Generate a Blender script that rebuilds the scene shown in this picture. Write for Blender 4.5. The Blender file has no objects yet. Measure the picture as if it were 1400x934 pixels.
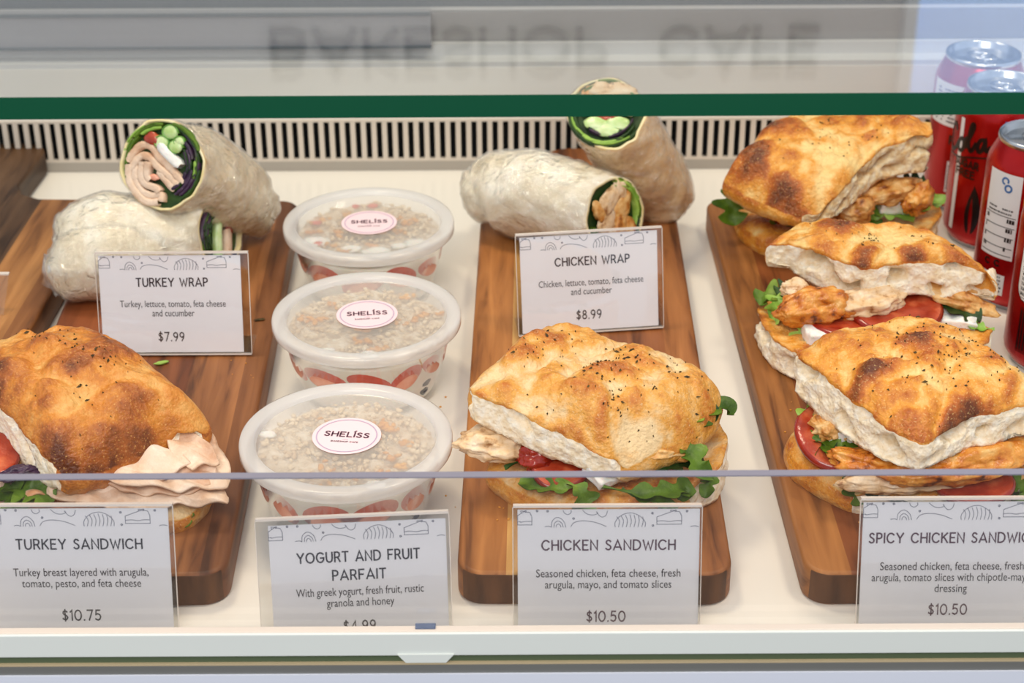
import bpy, bmesh, math, random
from mathutils import Vector, Matrix, noise, geometry
R = math.radians
scene = bpy.context.scene
COL = scene.collection

# ------------------------------------------------------------------ camera
F_PX = 2450.0
PITCH = 28.8
CAM_H = 0.575
cam_d = bpy.data.cameras.new('camera')
cam = bpy.data.objects.new('camera', cam_d)
COL.objects.link(cam)
cam.location = (0, 0, CAM_H)
CAMROT = Matrix.Rotation(R(90 - PITCH), 3, 'X') @ Matrix.Rotation(R(-0.3), 3, 'Z')
cam.rotation_euler = CAMROT.to_euler()
cam_d.sensor_width = 36.0
cam_d.lens = F_PX * 36.0 / 1400.0
cam_d.clip_start = 0.01
cam_d.clip_end = 50
cam_d.dof.use_dof = True
cam_d.dof.focus_distance = 0.99
cam_d.dof.aperture_fstop = 12.0
scene.camera = cam

# ------------------------------------------------------------------ world and lamps
world = bpy.data.worlds.new('world')
scene.world = world
world.use_nodes = True
bg = world.node_tree.nodes['Background']
bg.inputs[0].default_value = (0.80, 0.88, 1.0, 1)
bg.inputs[1].default_value = 0.72


def area(name, loc, target, size, power, color, sy=None):
    d = bpy.data.lights.new(name, 'AREA')
    d.shape = 'RECTANGLE'
    d.size = size
    d.size_y = sy or size
    d.energy = power
    d.color = color
    o = bpy.data.objects.new(name, d)
    COL.objects.link(o)
    o.location = loc
    o.rotation_euler = (Vector(target) - Vector(loc)).to_track_quat('-Z', 'Y').to_euler()
    return o


area('ceiling_lamp', (-0.45, 1.35, 1.7), (0.0, 0.95, 0), 0.3, 12.5, (1.0, 0.82, 0.60))
area('ceiling_lamp', (0.75, 0.75, 1.7), (0.1, 0.95, 0), 0.3, 10, (1.0, 0.84, 0.64))
area('ceiling_lamp', (-0.3, -0.6, 1.5), (0.0, 1.0, 0), 0.9, 22.0, (1.0, 0.93, 0.84))

scene.view_settings.view_transform = 'Standard'
scene.view_settings.look = 'None'
scene.view_settings.exposure = 0.0
scene.view_settings.gamma = 1.0

# ------------------------------------------------------------------ unprojection helpers (photo is 1400 x 934)


def ray(px, py):
    return CAMROT @ Vector(((px - 700) / F_PX, -(py - 467) / F_PX, -1))


def P(px, py, z):
    d = ray(px, py)
    k = (z - CAM_H) / d.z
    return Vector((d.x * k, d.y * k, z))


def PY(px, py, y):
    d = ray(px, py)
    k = y / d.y
    return Vector((d.x * k, y, CAM_H + d.z * k))


# ------------------------------------------------------------------ materials
MATS = {}


def lin(c):
    return tuple(((v / 12.92) if v <= 0.04045 else ((v + 0.055) / 1.055) ** 2.4) for v in c)


def rgb(r, g, b):
    return lin((r / 255, g / 255, b / 255)) + (1,)


def N(nt, t, **kw):
    n = nt.nodes.new(t)
    for k, v in kw.items():
        setattr(n, k, v)
    return n


def base_mat(name, color=(0.8, 0.8, 0.8, 1), rough=0.5, spec=0.5, metal=0.0, sss=0.0, ssr=0.01, coat=0.0):
    m = bpy.data.materials.new(name)
    m.use_nodes = True
    nt = m.node_tree
    b = nt.nodes['Principled BSDF']
    b.inputs['Base Color'].default_value = color
    b.inputs['Roughness'].default_value = rough
    b.inputs['Metallic'].default_value = metal
    b.inputs['Specular IOR Level'].default_value = spec
    if coat:
        b.inputs['Coat Weight'].default_value = coat
        b.inputs['Coat Roughness'].default_value = 0.15
    if sss:
        b.inputs['Subsurface Weight'].default_value = sss
        b.inputs['Subsurface Scale'].default_value = ssr
    MATS[name] = m
    return m, nt, b


def add_bump(nt, b, scale, dist, detail=3, kind='noise', rough=0.6):
    tc = N(nt, 'ShaderNodeTexCoord')
    if kind == 'noise':
        t = N(nt, 'ShaderNodeTexNoise')
        t.inputs['Detail'].default_value = detail
        t.inputs['Roughness'].default_value = rough
        out = t.outputs[0]
    else:
        t = N(nt, 'ShaderNodeTexVoronoi')
        out = t.outputs[0]
    t.inputs['Scale'].default_value = scale
    nt.links.new(tc.outputs['Object'], t.inputs['Vector'])
    bp = N(nt, 'ShaderNodeBump')
    bp.inputs['Strength'].default_value = 1.0
    bp.inputs['Distance'].default_value = dist
    nt.links.new(out, bp.inputs['Height'])
    nt.links.new(bp.outputs[0], b.inputs['Normal'])
    return t


def ramp(nt, fac, stops, interp='LINEAR'):
    r = N(nt, 'ShaderNodeValToRGB')
    r.color_ramp.interpolation = interp
    e = r.color_ramp.elements
    e.remove(e[1])
    e[0].position = stops[0][0]
    e[0].color = stops[0][1]
    for p, c in stops[1:]:
        e.new(p).color = c
    nt.links.new(fac, r.inputs[0])
    return r.outputs[0]


def noise_mat(name, stops, scale, rough=0.5, spec=0.5, bump=None, detail=4, sss=0, ssr=.003, stretch=None, coat=0):
    m, nt, b = base_mat(name, stops[0][1], rough, spec, sss=sss, ssr=ssr, coat=coat)
    tc = N(nt, 'ShaderNodeTexCoord')
    t = N(nt, 'ShaderNodeTexNoise')
    t.inputs['Scale'].default_value = scale
    t.inputs['Detail'].default_value = detail
    src = tc.outputs['Object']
    if stretch:
        mp = N(nt, 'ShaderNodeMapping')
        mp.inputs['Scale'].default_value = stretch
        nt.links.new(src, mp.inputs[0])
        src = mp.outputs[0]
    nt.links.new(src, t.inputs['Vector'])
    nt.links.new(ramp(nt, t.outputs[0], stops), b.inputs['Base Color'])
    if bump:
        add_bump(nt, b, bump[0], bump[1])
    return m


# crust: browning comes from the 'brown' attribute written with the blisters of the loaf
def crust_mat(name, pale, gold, tan, dark):
    m, nt, b = base_mat(name, gold, 0.42, 0.45)
    at = N(nt, 'ShaderNodeAttribute', attribute_name='brown')
    tc = N(nt, 'ShaderNodeTexCoord')
    n1 = N(nt, 'ShaderNodeTexNoise')
    n1.inputs['Scale'].default_value = 90
    n1.inputs['Detail'].default_value = 8
    n1.inputs['Roughness'].default_value = 0.68
    nt.links.new(tc.outputs['Object'], n1.inputs['Vector'])
    ma = N(nt, 'ShaderNodeMath', operation='MULTIPLY_ADD')
    nt.links.new(n1.outputs[0], ma.inputs[0])
    ma.inputs[1].default_value = 1.1
    ma.inputs[2].default_value = -0.55
    ad = N(nt, 'ShaderNodeMath', operation='ADD')
    nt.links.new(at.outputs['Fac'], ad.inputs[0])
    nt.links.new(ma.outputs[0], ad.inputs[1])
    c = ramp(nt, ad.outputs[0], [(0.0, pale), (0.33, gold), (0.62, tan), (0.95, dark)])
    # pale flour specks
    n3 = N(nt, 'ShaderNodeTexNoise')
    n3.inputs['Scale'].default_value = 900
    n3.inputs['Detail'].default_value = 2
    nt.links.new(tc.outputs['Object'], n3.inputs['Vector'])
    sp = ramp(nt, n3.outputs[0], [(0.60, (0, 0, 0, 1)), (0.72, (0.55, 0.55, 0.55, 1))])
    mx = N(nt, 'ShaderNodeMixRGB')
    nt.links.new(sp, mx.inputs[0])
    nt.links.new(c, mx.inputs[1])
    mx.inputs[2].default_value = pale
    nt.links.new(mx.outputs[0], b.inputs['Base Color'])
    n2 = N(nt, 'ShaderNodeTexNoise')
    n2.inputs['Scale'].default_value = 420
    n2.inputs['Detail'].default_value = 6
    nt.links.new(tc.outputs['Object'], n2.inputs['Vector'])
    bp = N(nt, 'ShaderNodeBump')
    bp.inputs['Strength'].default_value = 0.8
    bp.inputs['Distance'].default_value = 0.0016
    nt.links.new(n2.outputs[0], bp.inputs['Height'])
    nt.links.new(bp.outputs[0], b.inputs['Normal'])
    rr = ramp(nt, n1.outputs[0], [(0.3, (.22, .22, .22, 1)), (0.7, (.5, .5, .5, 1))])
    nt.links.new(rr, b.inputs['Roughness'])
    return m


crust_mat('crust', rgb(242, 206, 136), rgb(226, 152, 54), rgb(182, 96, 30), rgb(104, 50, 18))
crust_mat('crust_dark', rgb(228, 172, 96), rgb(208, 130, 46), rgb(168, 92, 36), rgb(98, 48, 22))
crust_mat('crust_light', rgb(232, 200, 150), rgb(224, 160, 70), rgb(192, 110, 38), rgb(116, 58, 22))


def crumb_mat(name, a, b_, c):
    m = noise_mat(name, [(0.3, a), (0.5, b_), (0.7, c)], 220, 0.9, 0.1, None, 6, sss=0.0, ssr=.004)
    nt = m.node_tree
    b = nt.nodes['Principled BSDF']
    tc = N(nt, 'ShaderNodeTexCoord')
    v = N(nt, 'ShaderNodeTexVoronoi')
    v.inputs['Scale'].default_value = 330
    nt.links.new(tc.outputs['Object'], v.inputs['Vector'])
    n = N(nt, 'ShaderNodeTexNoise')
    n.inputs['Scale'].default_value = 700
    n.inputs['Detail'].default_value = 5
    nt.links.new(tc.outputs['Object'], n.inputs['Vector'])
    mx = N(nt, 'ShaderNodeMath', operation='MULTIPLY_ADD')
    nt.links.new(v.outputs[0], mx.inputs[0])
    mx.inputs[1].default_value = 1.2
    nt.links.new(n.outputs[0], mx.inputs[2])
    bp = N(nt, 'ShaderNodeBump')
    bp.inputs['Strength'].default_value = 1.0
    bp.inputs['Distance'].default_value = 0.0006
    nt.links.new(mx.outputs[0], bp.inputs['Height'])
    nt.links.new(bp.outputs[0], b.inputs['Normal'])


crumb_mat('crumb', rgb(240, 216, 176), rgb(252, 236, 208), rgb(255, 248, 232))
crumb_mat('crumb_warm', rgb(224, 180, 120), rgb(242, 216, 170), rgb(250, 236, 206))

noise_mat('arugula', [(0.3, rgb(50, 76, 14)), (0.55, rgb(92, 122, 30)), (0.75, rgb(138, 160, 58))], 60, 0.42, 0.3, (240, .0006))
noise_mat('arugula_bright', [(0.3, rgb(110, 156, 50)), (0.6, rgb(160, 196, 84)), (0.8, rgb(200, 220, 130))], 70, 0.42, 0.5, (240, .0006))
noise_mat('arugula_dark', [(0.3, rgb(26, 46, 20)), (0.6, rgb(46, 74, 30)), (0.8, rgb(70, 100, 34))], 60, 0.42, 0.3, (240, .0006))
noise_mat('purple_leaf', [(0.3, rgb(34, 20, 44)), (0.6, rgb(64, 36, 66)), (0.8, rgb(70, 84, 50))], 90, 0.4, 0.5, (240, .0006))
noise_mat('tomato', [(0.3, rgb(140, 36, 20)), (0.52, rgb(176, 66, 38)), (0.72, rgb(222, 122, 78))], 70, 0.22, 0.6, (200, .0005), sss=.2)
noise_mat('tomato_skin', [(0.3, rgb(120, 24, 14)), (0.7, rgb(164, 44, 24))], 60, 0.2, 0.6)
noise_mat('feta', [(0.3, rgb(236, 232, 224)), (0.7, rgb(252, 250, 246))], 200, 0.6, 0.3, (400, .0006), sss=.2)
noise_mat('turkey_meat', [(0.3, rgb(206, 160, 126)), (0.5, rgb(228, 196, 168)), (0.75, rgb(240, 218, 198))], 70, 0.4, 0.5, (220, .001))
noise_mat('turkey_edge', [(0.3, rgb(206, 146, 104)), (0.6, rgb(236, 204, 176))], 90, 0.4, 0.5, (160, .0006))
noise_mat('chicken', [(0.30, rgb(120, 58, 20)), (0.42, rgb(204, 134, 60)), (0.55, rgb(226, 176, 108)), (0.8, rgb(240, 212, 166))], 120, 0.38, 0.5, (170, .0016), 6)
noise_mat('chicken_spiced', [(0.32, rgb(96, 44, 14)), (0.42, rgb(196, 108, 32)), (0.56, rgb(224, 150, 60)), (0.8, rgb(240, 198, 124))], 110, 0.32, 0.6, (190, .0016), 6)
noise_mat('chicken_white', [(0.32, rgb(150, 96, 48)), (0.44, rgb(224, 186, 140)), (0.8, rgb(242, 224, 198))], 130, 0.4, 0.5, (170, .0012), 6)
noise_mat('cucumber', [(0.3, rgb(176, 206, 120)), (0.7, rgb(226, 238, 190))], 120, 0.3, 0.6, sss=.2)
noise_mat('cucumber_skin', [(0.3, rgb(80, 140, 50)), (0.7, rgb(120, 170, 70))], 120, 0.3, 0.6)
noise_mat('herb', [(0.3, rgb(42, 30, 16)), (0.6, rgb(82, 64, 28)), (0.8, rgb(110, 100, 50))], 300, 0.6, 0.3)
noise_mat('chili', [(0.3, rgb(190, 40, 20)), (0.7, rgb(220, 80, 40))], 300, 0.4)


def tortilla(name, a, b_, c, d):
    m = noise_mat(name, [(0.28, a), (0.45, b_), (0.6, c), (0.8, d)], 55, 0.5, 0.4, (110, .0014), 7, sss=.1)


tortilla('tortilla', rgb(190, 156, 112), rgb(220, 196, 156), rgb(234, 216, 184), rgb(244, 232, 208))
tortilla('tortilla_pale', rgb(214, 196, 162), rgb(232, 218, 190), rgb(242, 232, 212), rgb(250, 244, 230))
tortilla('tortilla_warm', rgb(188, 140, 84), rgb(216, 176, 122), rgb(230, 200, 154), rgb(242, 222, 186))
noise_mat('tortilla_inner', [(0.3, rgb(236, 214, 150)), (0.7, rgb(248, 236, 196))], 90, 0.6, 0.3)
noise_mat('yogurt', [(0.3, rgb(238, 226, 208)), (0.7, rgb(250, 246, 236))], 60, 0.35, 0.5, (90, .001), sss=.2)
noise_mat('granola_bed', [(0.3, rgb(196, 168, 136)), (0.5, rgb(228, 210, 184)), (0.7, rgb(244, 234, 218))], 170, 0.7, 0.3, (260, .003), 5)
noise_mat('granola', [(0.3, rgb(206, 174, 136)), (0.55, rgb(232, 210, 176)), (0.8, rgb(246, 234, 210))], 120, 0.6, 0.3, (400, .001), 5)
noise_mat('granola_toasted', [(0.3, rgb(204, 128, 34)), (0.7, rgb(240, 180, 84))], 120, 0.5, 0.4, (400, .001), 5)
noise_mat('strawberry', [(0.3, rgb(202, 50, 30)), (0.7, rgb(226, 84, 52))], 120, 0.3, 0.6, (300, .0006), sss=.1)
noise_mat('strawberry_flesh', [(0.3, rgb(226, 130, 96)), (0.6, rgb(240, 176, 150)), (0.8, rgb(250, 214, 196))], 90, 0.35, 0.5)
noise_mat('blueberry', [(0.3, rgb(34, 30, 50)), (0.7, rgb(70, 64, 84))], 90, 0.4)
base_mat('deck_white', rgb(236, 230, 220), 0.22, 0.5)
noise_mat('panel_white', [(0.3, rgb(226, 222, 214)), (0.7, rgb(232, 228, 222))], 6, 0.4, 0.4)
base_mat('panel_light', rgb(206, 206, 206), 0.4, 0.4)
base_mat('door_grey', rgb(148, 150, 158), 0.35, 0.5)
base_mat('door_grey_warm', rgb(140, 138, 138), 0.35, 0.5)
base_mat('rail_dark', rgb(84, 98, 108), 0.4, 0.5)
base_mat('vent_metal', rgb(216, 204, 190), 0.4, 0.5)
base_mat('vent_base', rgb(172, 164, 154), 0.4, 0.5)
base_mat('vent_dark', rgb(20, 22, 26), 0.6, 0.3)
base_mat('sill_white', rgb(226, 230, 224), 0.35, 0.4)
base_mat('sill_lip', rgb(224, 210, 196), 0.4, 0.4)
base_mat('slot_green', rgb(84, 98, 72), 0.25, 0.5)
base_mat('brass_line', rgb(196, 176, 140), 0.4, 0.4)
base_mat('strip_grey', rgb(122, 122, 118), 0.35, 0.5, 0.2)
base_mat('lower_panel', rgb(222, 226, 238), 0.4, 0.4)
base_mat('clip_metal', rgb(112, 124, 150), 0.3, 0.5, 0.8)
base_mat('paper', rgb(246, 243, 246), 0.6, 0.3)
base_mat('ink', rgb(52, 46, 56), 0.6, 0.2)
base_mat('ink_plum', rgb(92, 62, 76), 0.6, 0.2)
base_mat('ink_light', rgb(118, 118, 134), 0.6, 0.2)
base_mat('sticker_pink', rgb(248, 218, 222), 0.5, 0.3)
base_mat('sticker_ring', rgb(196, 172, 196), 0.5, 0.3)
base_mat('can_red', rgb(176, 12, 14), 0.22, 0.6, 0.5)
base_mat('can_dark_red', rgb(120, 14, 16), 0.25, 0.6, 0.35)
base_mat('can_black', rgb(22, 12, 14), 0.3, 0.5)
base_mat('can_white', rgb(232, 232, 232), 0.35, 0.5)
base_mat('can_blue', rgb(60, 110, 170), 0.35, 0.5)
base_mat('aluminium', rgb(206, 208, 212), 0.22, 0.5, 1.0)
base_mat('wall_paint', rgb(212, 206, 202), 0.8, 0.2)
base_mat('wall_letter', rgb(112, 102, 100), 0.6, 0.3)
base_mat('room_floor', rgb(120, 112, 104), 0.5, 0.4)


def see_through(name, tint, ior=1.5, gloss_rough=0.0, extra=0.0, body=None, body_amt=0.0, bump=None, gloss_col=(1, 1, 1, 1)):
    """clear sheet: straight transmission with Fresnel reflection, optionally a milky body"""
    m = bpy.data.materials.new(name)
    m.use_nodes = True
    nt = m.node_tree
    nt.nodes.clear()
    out = N(nt, 'ShaderNodeOutputMaterial')
    tr = N(nt, 'ShaderNodeBsdfTransparent')
    tr.inputs[0].default_value = tint
    gl = N(nt, 'ShaderNodeBsdfGlossy')
    gl.inputs['Roughness'].default_value = gloss_rough
    gl.inputs['Color'].default_value = gloss_col
    geo = N(nt, 'ShaderNodeNewGeometry')
    mi = N(nt, 'ShaderNodeMix')
    nt.links.new(geo.outputs['Backfacing'], mi.inputs[0])
    mi.inputs[2].default_value = ior
    mi.inputs[3].default_value = 1.0 / ior
    fr = N(nt, 'ShaderNodeFresnel')
    nt.links.new(mi.outputs[0], fr.inputs['IOR'])
    src = tr.outputs[0]
    if body:
        df = N(nt, 'ShaderNodeBsdfDiffuse')
        df.inputs[0].default_value = body
        tl = N(nt, 'ShaderNodeBsdfTranslucent')
        tl.inputs[0].default_value = body
        ms0 = N(nt, 'ShaderNodeMixShader')
        ms0.inputs[0].default_value = 0.45
        nt.links.new(df.outputs[0], ms0.inputs[1])
        nt.links.new(tl.outputs[0], ms0.inputs[2])
        ms = N(nt, 'ShaderNodeMixShader')
        ms.inputs[0].default_value = body_amt
        nt.links.new(src, ms.inputs[1])
        nt.links.new(ms0.outputs[0], ms.inputs[2])
        src = ms.outputs[0]
    ad = N(nt, 'ShaderNodeMath', operation='ADD')
    nt.links.new(fr.outputs[0], ad.inputs[0])
    ad.inputs[1].default_value = extra
    m2 = N(nt, 'ShaderNodeMixShader')
    nt.links.new(ad.outputs[0], m2.inputs[0])
    nt.links.new(src, m2.inputs[1])
    nt.links.new(gl.outputs[0], m2.inputs[2])
    if bump:
        tc = N(nt, 'ShaderNodeTexCoord')
        t = N(nt, 'ShaderNodeTexNoise')
        t.inputs['Scale'].default_value = bump[0]
        t.inputs['Detail'].default_value = 5
        t.inputs['Distortion'].default_value = 1.5
        nt.links.new(tc.outputs['Object'], t.inputs['Vector'])
        bp = N(nt, 'ShaderNodeBump')
        bp.inputs['Distance'].default_value = bump[1]
        nt.links.new(t.outputs[0], bp.inputs['Height'])
        nt.links.new(bp.outputs[0], gl.inputs['Normal'])
        nt.links.new(bp.outputs[0], fr.inputs['Normal'])
    nt.links.new(m2.outputs[0], out.inputs[0])
    MATS[name] = m
    return m


see_through('glass', (0.97, 0.985, 0.975, 1))
see_through('glass_front', (0.975, 0.975, 0.975, 1))
see_through('acrylic', (0.985, 0.985, 0.985, 1), 1.49)
see_through('cup_plastic', (0.97, 0.97, 0.97, 1), 1.4, 0.03)
see_through('lid_plastic', (1, 1, 1, 1), 1.4, 0.22, 0.0, (0.97, 0.95, 0.92, 1), 0.42)
see_through('lid_rim', (1, 1, 1, 1), 1.4, 0.2, 0.0, (0.97, 0.96, 0.95, 1), 0.72)
see_through('film', (1, 1, 1, 1), 1.45, 0.10, 0.09, (1, 1, 1, 1), 0.10, bump=(90, .006))
base_mat('acrylic_edge', rgb(226, 214, 204), 0.15, 0.6)
base_mat('glass_edge_green', rgb(0, 76, 48), 0.15, 0.25)
base_mat('glass_edge_blue', rgb(132, 130, 144), 0.3, 0.4)


def wood_mat(name, staves, seed):
    m, nt, b = base_mat(name, (0.4, 0.2, 0.1, 1), 0.5, 0.35)
    tc = N(nt, 'ShaderNodeTexCoord')
    sx = N(nt, 'ShaderNodeSeparateXYZ')
    nt.links.new(tc.outputs['Object'], sx.inputs[0])
    ma = N(nt, 'ShaderNodeMath', operation='MULTIPLY_ADD')
    nt.links.new(sx.outputs[0], ma.inputs[0])
    ma.inputs[1].default_value = 1 / 0.16
    ma.inputs[2].default_value = 0.5
    stave = ramp(nt, ma.outputs[0], staves, 'CONSTANT')
    mp = N(nt, 'ShaderNodeMapping')
    mp.inputs['Scale'].default_value = (1, 0.09, 1)
    mp.inputs['Location'].default_value = (seed, seed * 2, 0)
    nt.links.new(tc.outputs['Object'], mp.inputs[0])
    ns = N(nt, 'ShaderNodeTexNoise')
    ns.inputs['Scale'].default_value = 120
    ns.inputs['Detail'].default_value = 7
    ns.inputs['Distortion'].default_value = 0.6
    nt.links.new(mp.outputs[0], ns.inputs['Vector'])
    n2 = N(nt, 'ShaderNodeTexNoise')
    n2.inputs['Scale'].default_value = 30
    n2.inputs['Detail'].default_value = 3
    nt.links.new(mp.outputs[0], n2.inputs['Vector'])
    g = ramp(nt, ns.outputs[0], [(0.30, rgb(110, 84, 66)), (0.46, rgb(214, 204, 194)), (0.7, rgb(255, 255, 255))])
    g2 = ramp(nt, n2.outputs[0], [(0.32, rgb(132, 108, 90)), (0.62, rgb(255, 255, 255))])
    x1 = N(nt, 'ShaderNodeMixRGB', blend_type='MULTIPLY')
    x1.inputs[0].default_value = 0.85
    nt.links.new(stave, x1.inputs[1])
    nt.links.new(g, x1.inputs[2])
    x2 = N(nt, 'ShaderNodeMixRGB', blend_type='MULTIPLY')
    x2.inputs[0].default_value = 0.75
    nt.links.new(x1.outputs[0], x2.inputs[1])
    nt.links.new(g2, x2.inputs[2])
    nt.links.new(x2.outputs[0], b.inputs['Base Color'])
    bp = N(nt, 'ShaderNodeBump')
    bp.inputs['Distance'].default_value = 0.0004
    nt.links.new(ns.outputs[0], bp.inputs['Height'])
    nt.links.new(bp.outputs[0], b.inputs['Normal'])


noise_mat('end_grain_shaded', [(0.3, rgb(70, 44, 28)), (0.6, rgb(104, 68, 42))], 90, 0.55, 0.3, stretch=(1, 1, .2))  # board ends: dark end grain, with the shade on them mixed into the colour
wA, wB, wC, wD = rgb(206, 150, 96), rgb(176, 116, 66), rgb(236, 188, 122), rgb(140, 92, 56)
wood_mat('wood_turkey', [(0.0, rgb(150, 82, 44)), (0.34, rgb(160, 94, 52)), (0.66, rgb(186, 124, 74)), (0.86, rgb(150, 96, 56))], 1.3)
wood_mat('wood_center', [(0.0, rgb(198, 132, 72)), (0.21, rgb(240, 190, 116)), (0.26, rgb(172, 108, 58)), (0.60, rgb(158, 96, 52)), (0.82, rgb(176, 114, 64))], 4.7)
wood_mat('wood_right', [(0.0, rgb(186, 124, 66)), (0.17, rgb(150, 86, 44)), (0.55, rgb(130, 74, 40))], 8.1)
wood_mat('wood_left', [(0.0, rgb(104, 76, 52)), (0.62, rgb(110, 80, 54)), (0.66, rgb(196, 138, 82)), (0.86, rgb(166, 110, 64))], 11.9)


# ------------------------------------------------------------------ object helpers
def tag(o, label=None, cat=None, group=None, kind=None):
    if label: o['label'] = label
    if cat: o['category'] = cat
    if group: o['group'] = group
    if kind: o['kind'] = kind
    return o


def thing(name, label, cat, loc=(0, 0, 0), group=None):
    o = bpy.data.objects.new(name, None)
    COL.objects.link(o)
    o.empty_display_size = 0.01
    o.location = loc
    return tag(o, label, cat, group)


def origin_of(o):
    v = Vector((0, 0, 0))
    while o is not None:
        v += Vector(o.location)
        o = o.parent
    return v


def mk(name, V, F, mats, parent=None, fm=None, smooth=True, attr=None, label=None, kind=None, loc=None):
    """mesh object from world-space vertices; a child keeps its thing's origin"""
    org = origin_of(parent) if parent else Vector(loc or (0, 0, 0))
    me = bpy.data.meshes.new(name)
    me.from_pydata([tuple(Vector(v) - org) for v in V], [], F)
    if not isinstance(mats, (list, tuple)): mats = [mats]
    for m in mats: me.materials.append(MATS[m])
    if fm: me.polygons.foreach_set('material_index', fm)
    if smooth: me.polygons.foreach_set('use_smooth', [True] * len(me.polygons))
    if attr:
        a = me.attributes.new('brown', 'FLOAT', 'POINT')
        a.data.foreach_set('value', attr)
    me.validate()
    me.update()
    o = bpy.data.objects.new(name, me)
    COL.objects.link(o)
    if parent: o.parent = parent
    else: o.location = org
    if label: o['label'] = label
    if kind: o['kind'] = kind
    return o


class MB:
    def __init__(s): s.V = []; s.F = []; s.M = []

    def add(s, V, F, m=0):
        b = len(s.V)
        s.V += [Vector(v) for v in V]
        s.F += [tuple(i + b for i in f) for f in F]
        s.M += [m] * len(F)

    def box(s, c, d, M=None, m=0):
        V = []
        for z in (-.5, .5):
            for x, y in ((-.5, -.5), (.5, -.5), (.5, .5), (-.5, .5)):
                v = Vector((x * d[0], y * d[1], z * d[2]))
                V.append((M @ v if M else v) + Vector(c))
        s.add(V, [(3, 2, 1, 0), (4, 5, 6, 7), (0, 1, 5, 4), (1, 2, 6, 5), (2, 3, 7, 6), (3, 0, 4, 7)], m)

    def mk(s, name, mats, parent=None, **kw): return mk(name, s.V, s.F, mats, parent, fm=s.M, **kw)


def bevel_box(name, lo, hi, mat, parent, bev=0.001, **kw):
    bm = bmesh.new()
    bmesh.ops.create_cube(bm, size=1)
    c = (Vector(lo) + Vector(hi)) / 2
    d = Vector(hi) - Vector(lo)
    for v in bm.verts: v.co = Vector((v.co.x * d.x, v.co.y * d.y, v.co.z * d.z)) + c
    if bev: bmesh.ops.bevel(bm, geom=bm.edges[:], offset=bev, segments=2, affect='EDGES', profile=0.5)
    V = [v.co.copy() for v in bm.verts]
    bm.verts.index_update()
    F = [tuple(v.index for v in f.verts) for f in bm.faces]
    bm.free()
    return mk(name, V, F, mat, parent, smooth=False, **kw)


def lathe(prof, n=64, center=(0, 0, 0)):
    c = Vector(center)
    V = []; F = []
    for r, z in prof:
        for i in range(n):
            a = 2 * math.pi * i / n
            V.append(c + Vector((r * math.cos(a), r * math.sin(a), z)))
    for k in range(len(prof) - 1):
        for i in range(n):
            j = (i + 1) % n
            F.append((k * n + i, k * n + j, (k + 1) * n + j, (k + 1) * n + i))
    return V, F


def fnoise(p, sc, seed=0.0, oct=3):
    return noise.fractal(Vector(p) * sc + Vector((seed, seed * 1.7, seed * .3)), 1.0, 2.0, oct)


def lump_vf(c, rad, rot=None, seed=0, amp=0.18, sc=1.6, sub=3, pinch=0):
    bm = bmesh.new()
    bmesh.ops.create_icosphere(bm, subdivisions=sub, radius=1)
    M = rot or Matrix.Identity(3)
    V = []
    for v in bm.verts:
        p = v.co.copy()
        d = 1 + amp * noise.fractal(p * sc + Vector((seed * 3.1, seed, -seed)), 1, 2, 3) * 1.6
        p = Vector((p.x * rad[0], p.y * rad[1], p.z * rad[2])) * d
        V.append(M @ p + Vector(c))
    bm.verts.index_update()
    F = [tuple(v.index for v in f.verts) for f in bm.faces]
    bm.free()
    return V, F


def rotz(a): return Matrix.Rotation(R(a), 3, 'Z')


def euler(x, y, z): return rotz(z) @ Matrix.Rotation(R(y), 3, 'Y') @ Matrix.Rotation(R(x), 3, 'X')


def lump(name, c, rad, rot, mat, parent, seed, amp=.18, sc=1.6, label=None):
    V, F = lump_vf(c, rad, rot, seed, amp, sc, 5)
    M = rot
    ax = M @ Vector((1, 0, 0))
    out = []
    for v in V:
        d = v - Vector(c)
        u = d.dot(ax)
        # stringy fibres along the piece, torn ends, pits
        q = (d - ax * u) * 420 + ax * (u * 55) + Vector((seed, 0, 0))
        k = noise.fractal(q, 1, 2, 3) * .0011 + noise.noise(d * 150 + Vector((seed, 3, 1))) * .0022
        e = abs(u) / rad[0]
        k += noise.noise(q * 1.4) * .0035 * max(0, e - .55)
        out.append(v + d.normalized() * k)
    V = out
    return mk(name, V, F, mat, parent, label=label)


def frame_from(n, up=Vector((0, 0, 1))):
    n = Vector(n).normalized()
    e1 = up.cross(n)
    if e1.length < 1e-4: e1 = Vector((1, 0, 0))
    e1.normalize()
    e2 = n.cross(e1)
    return e1, e2, n


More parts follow.
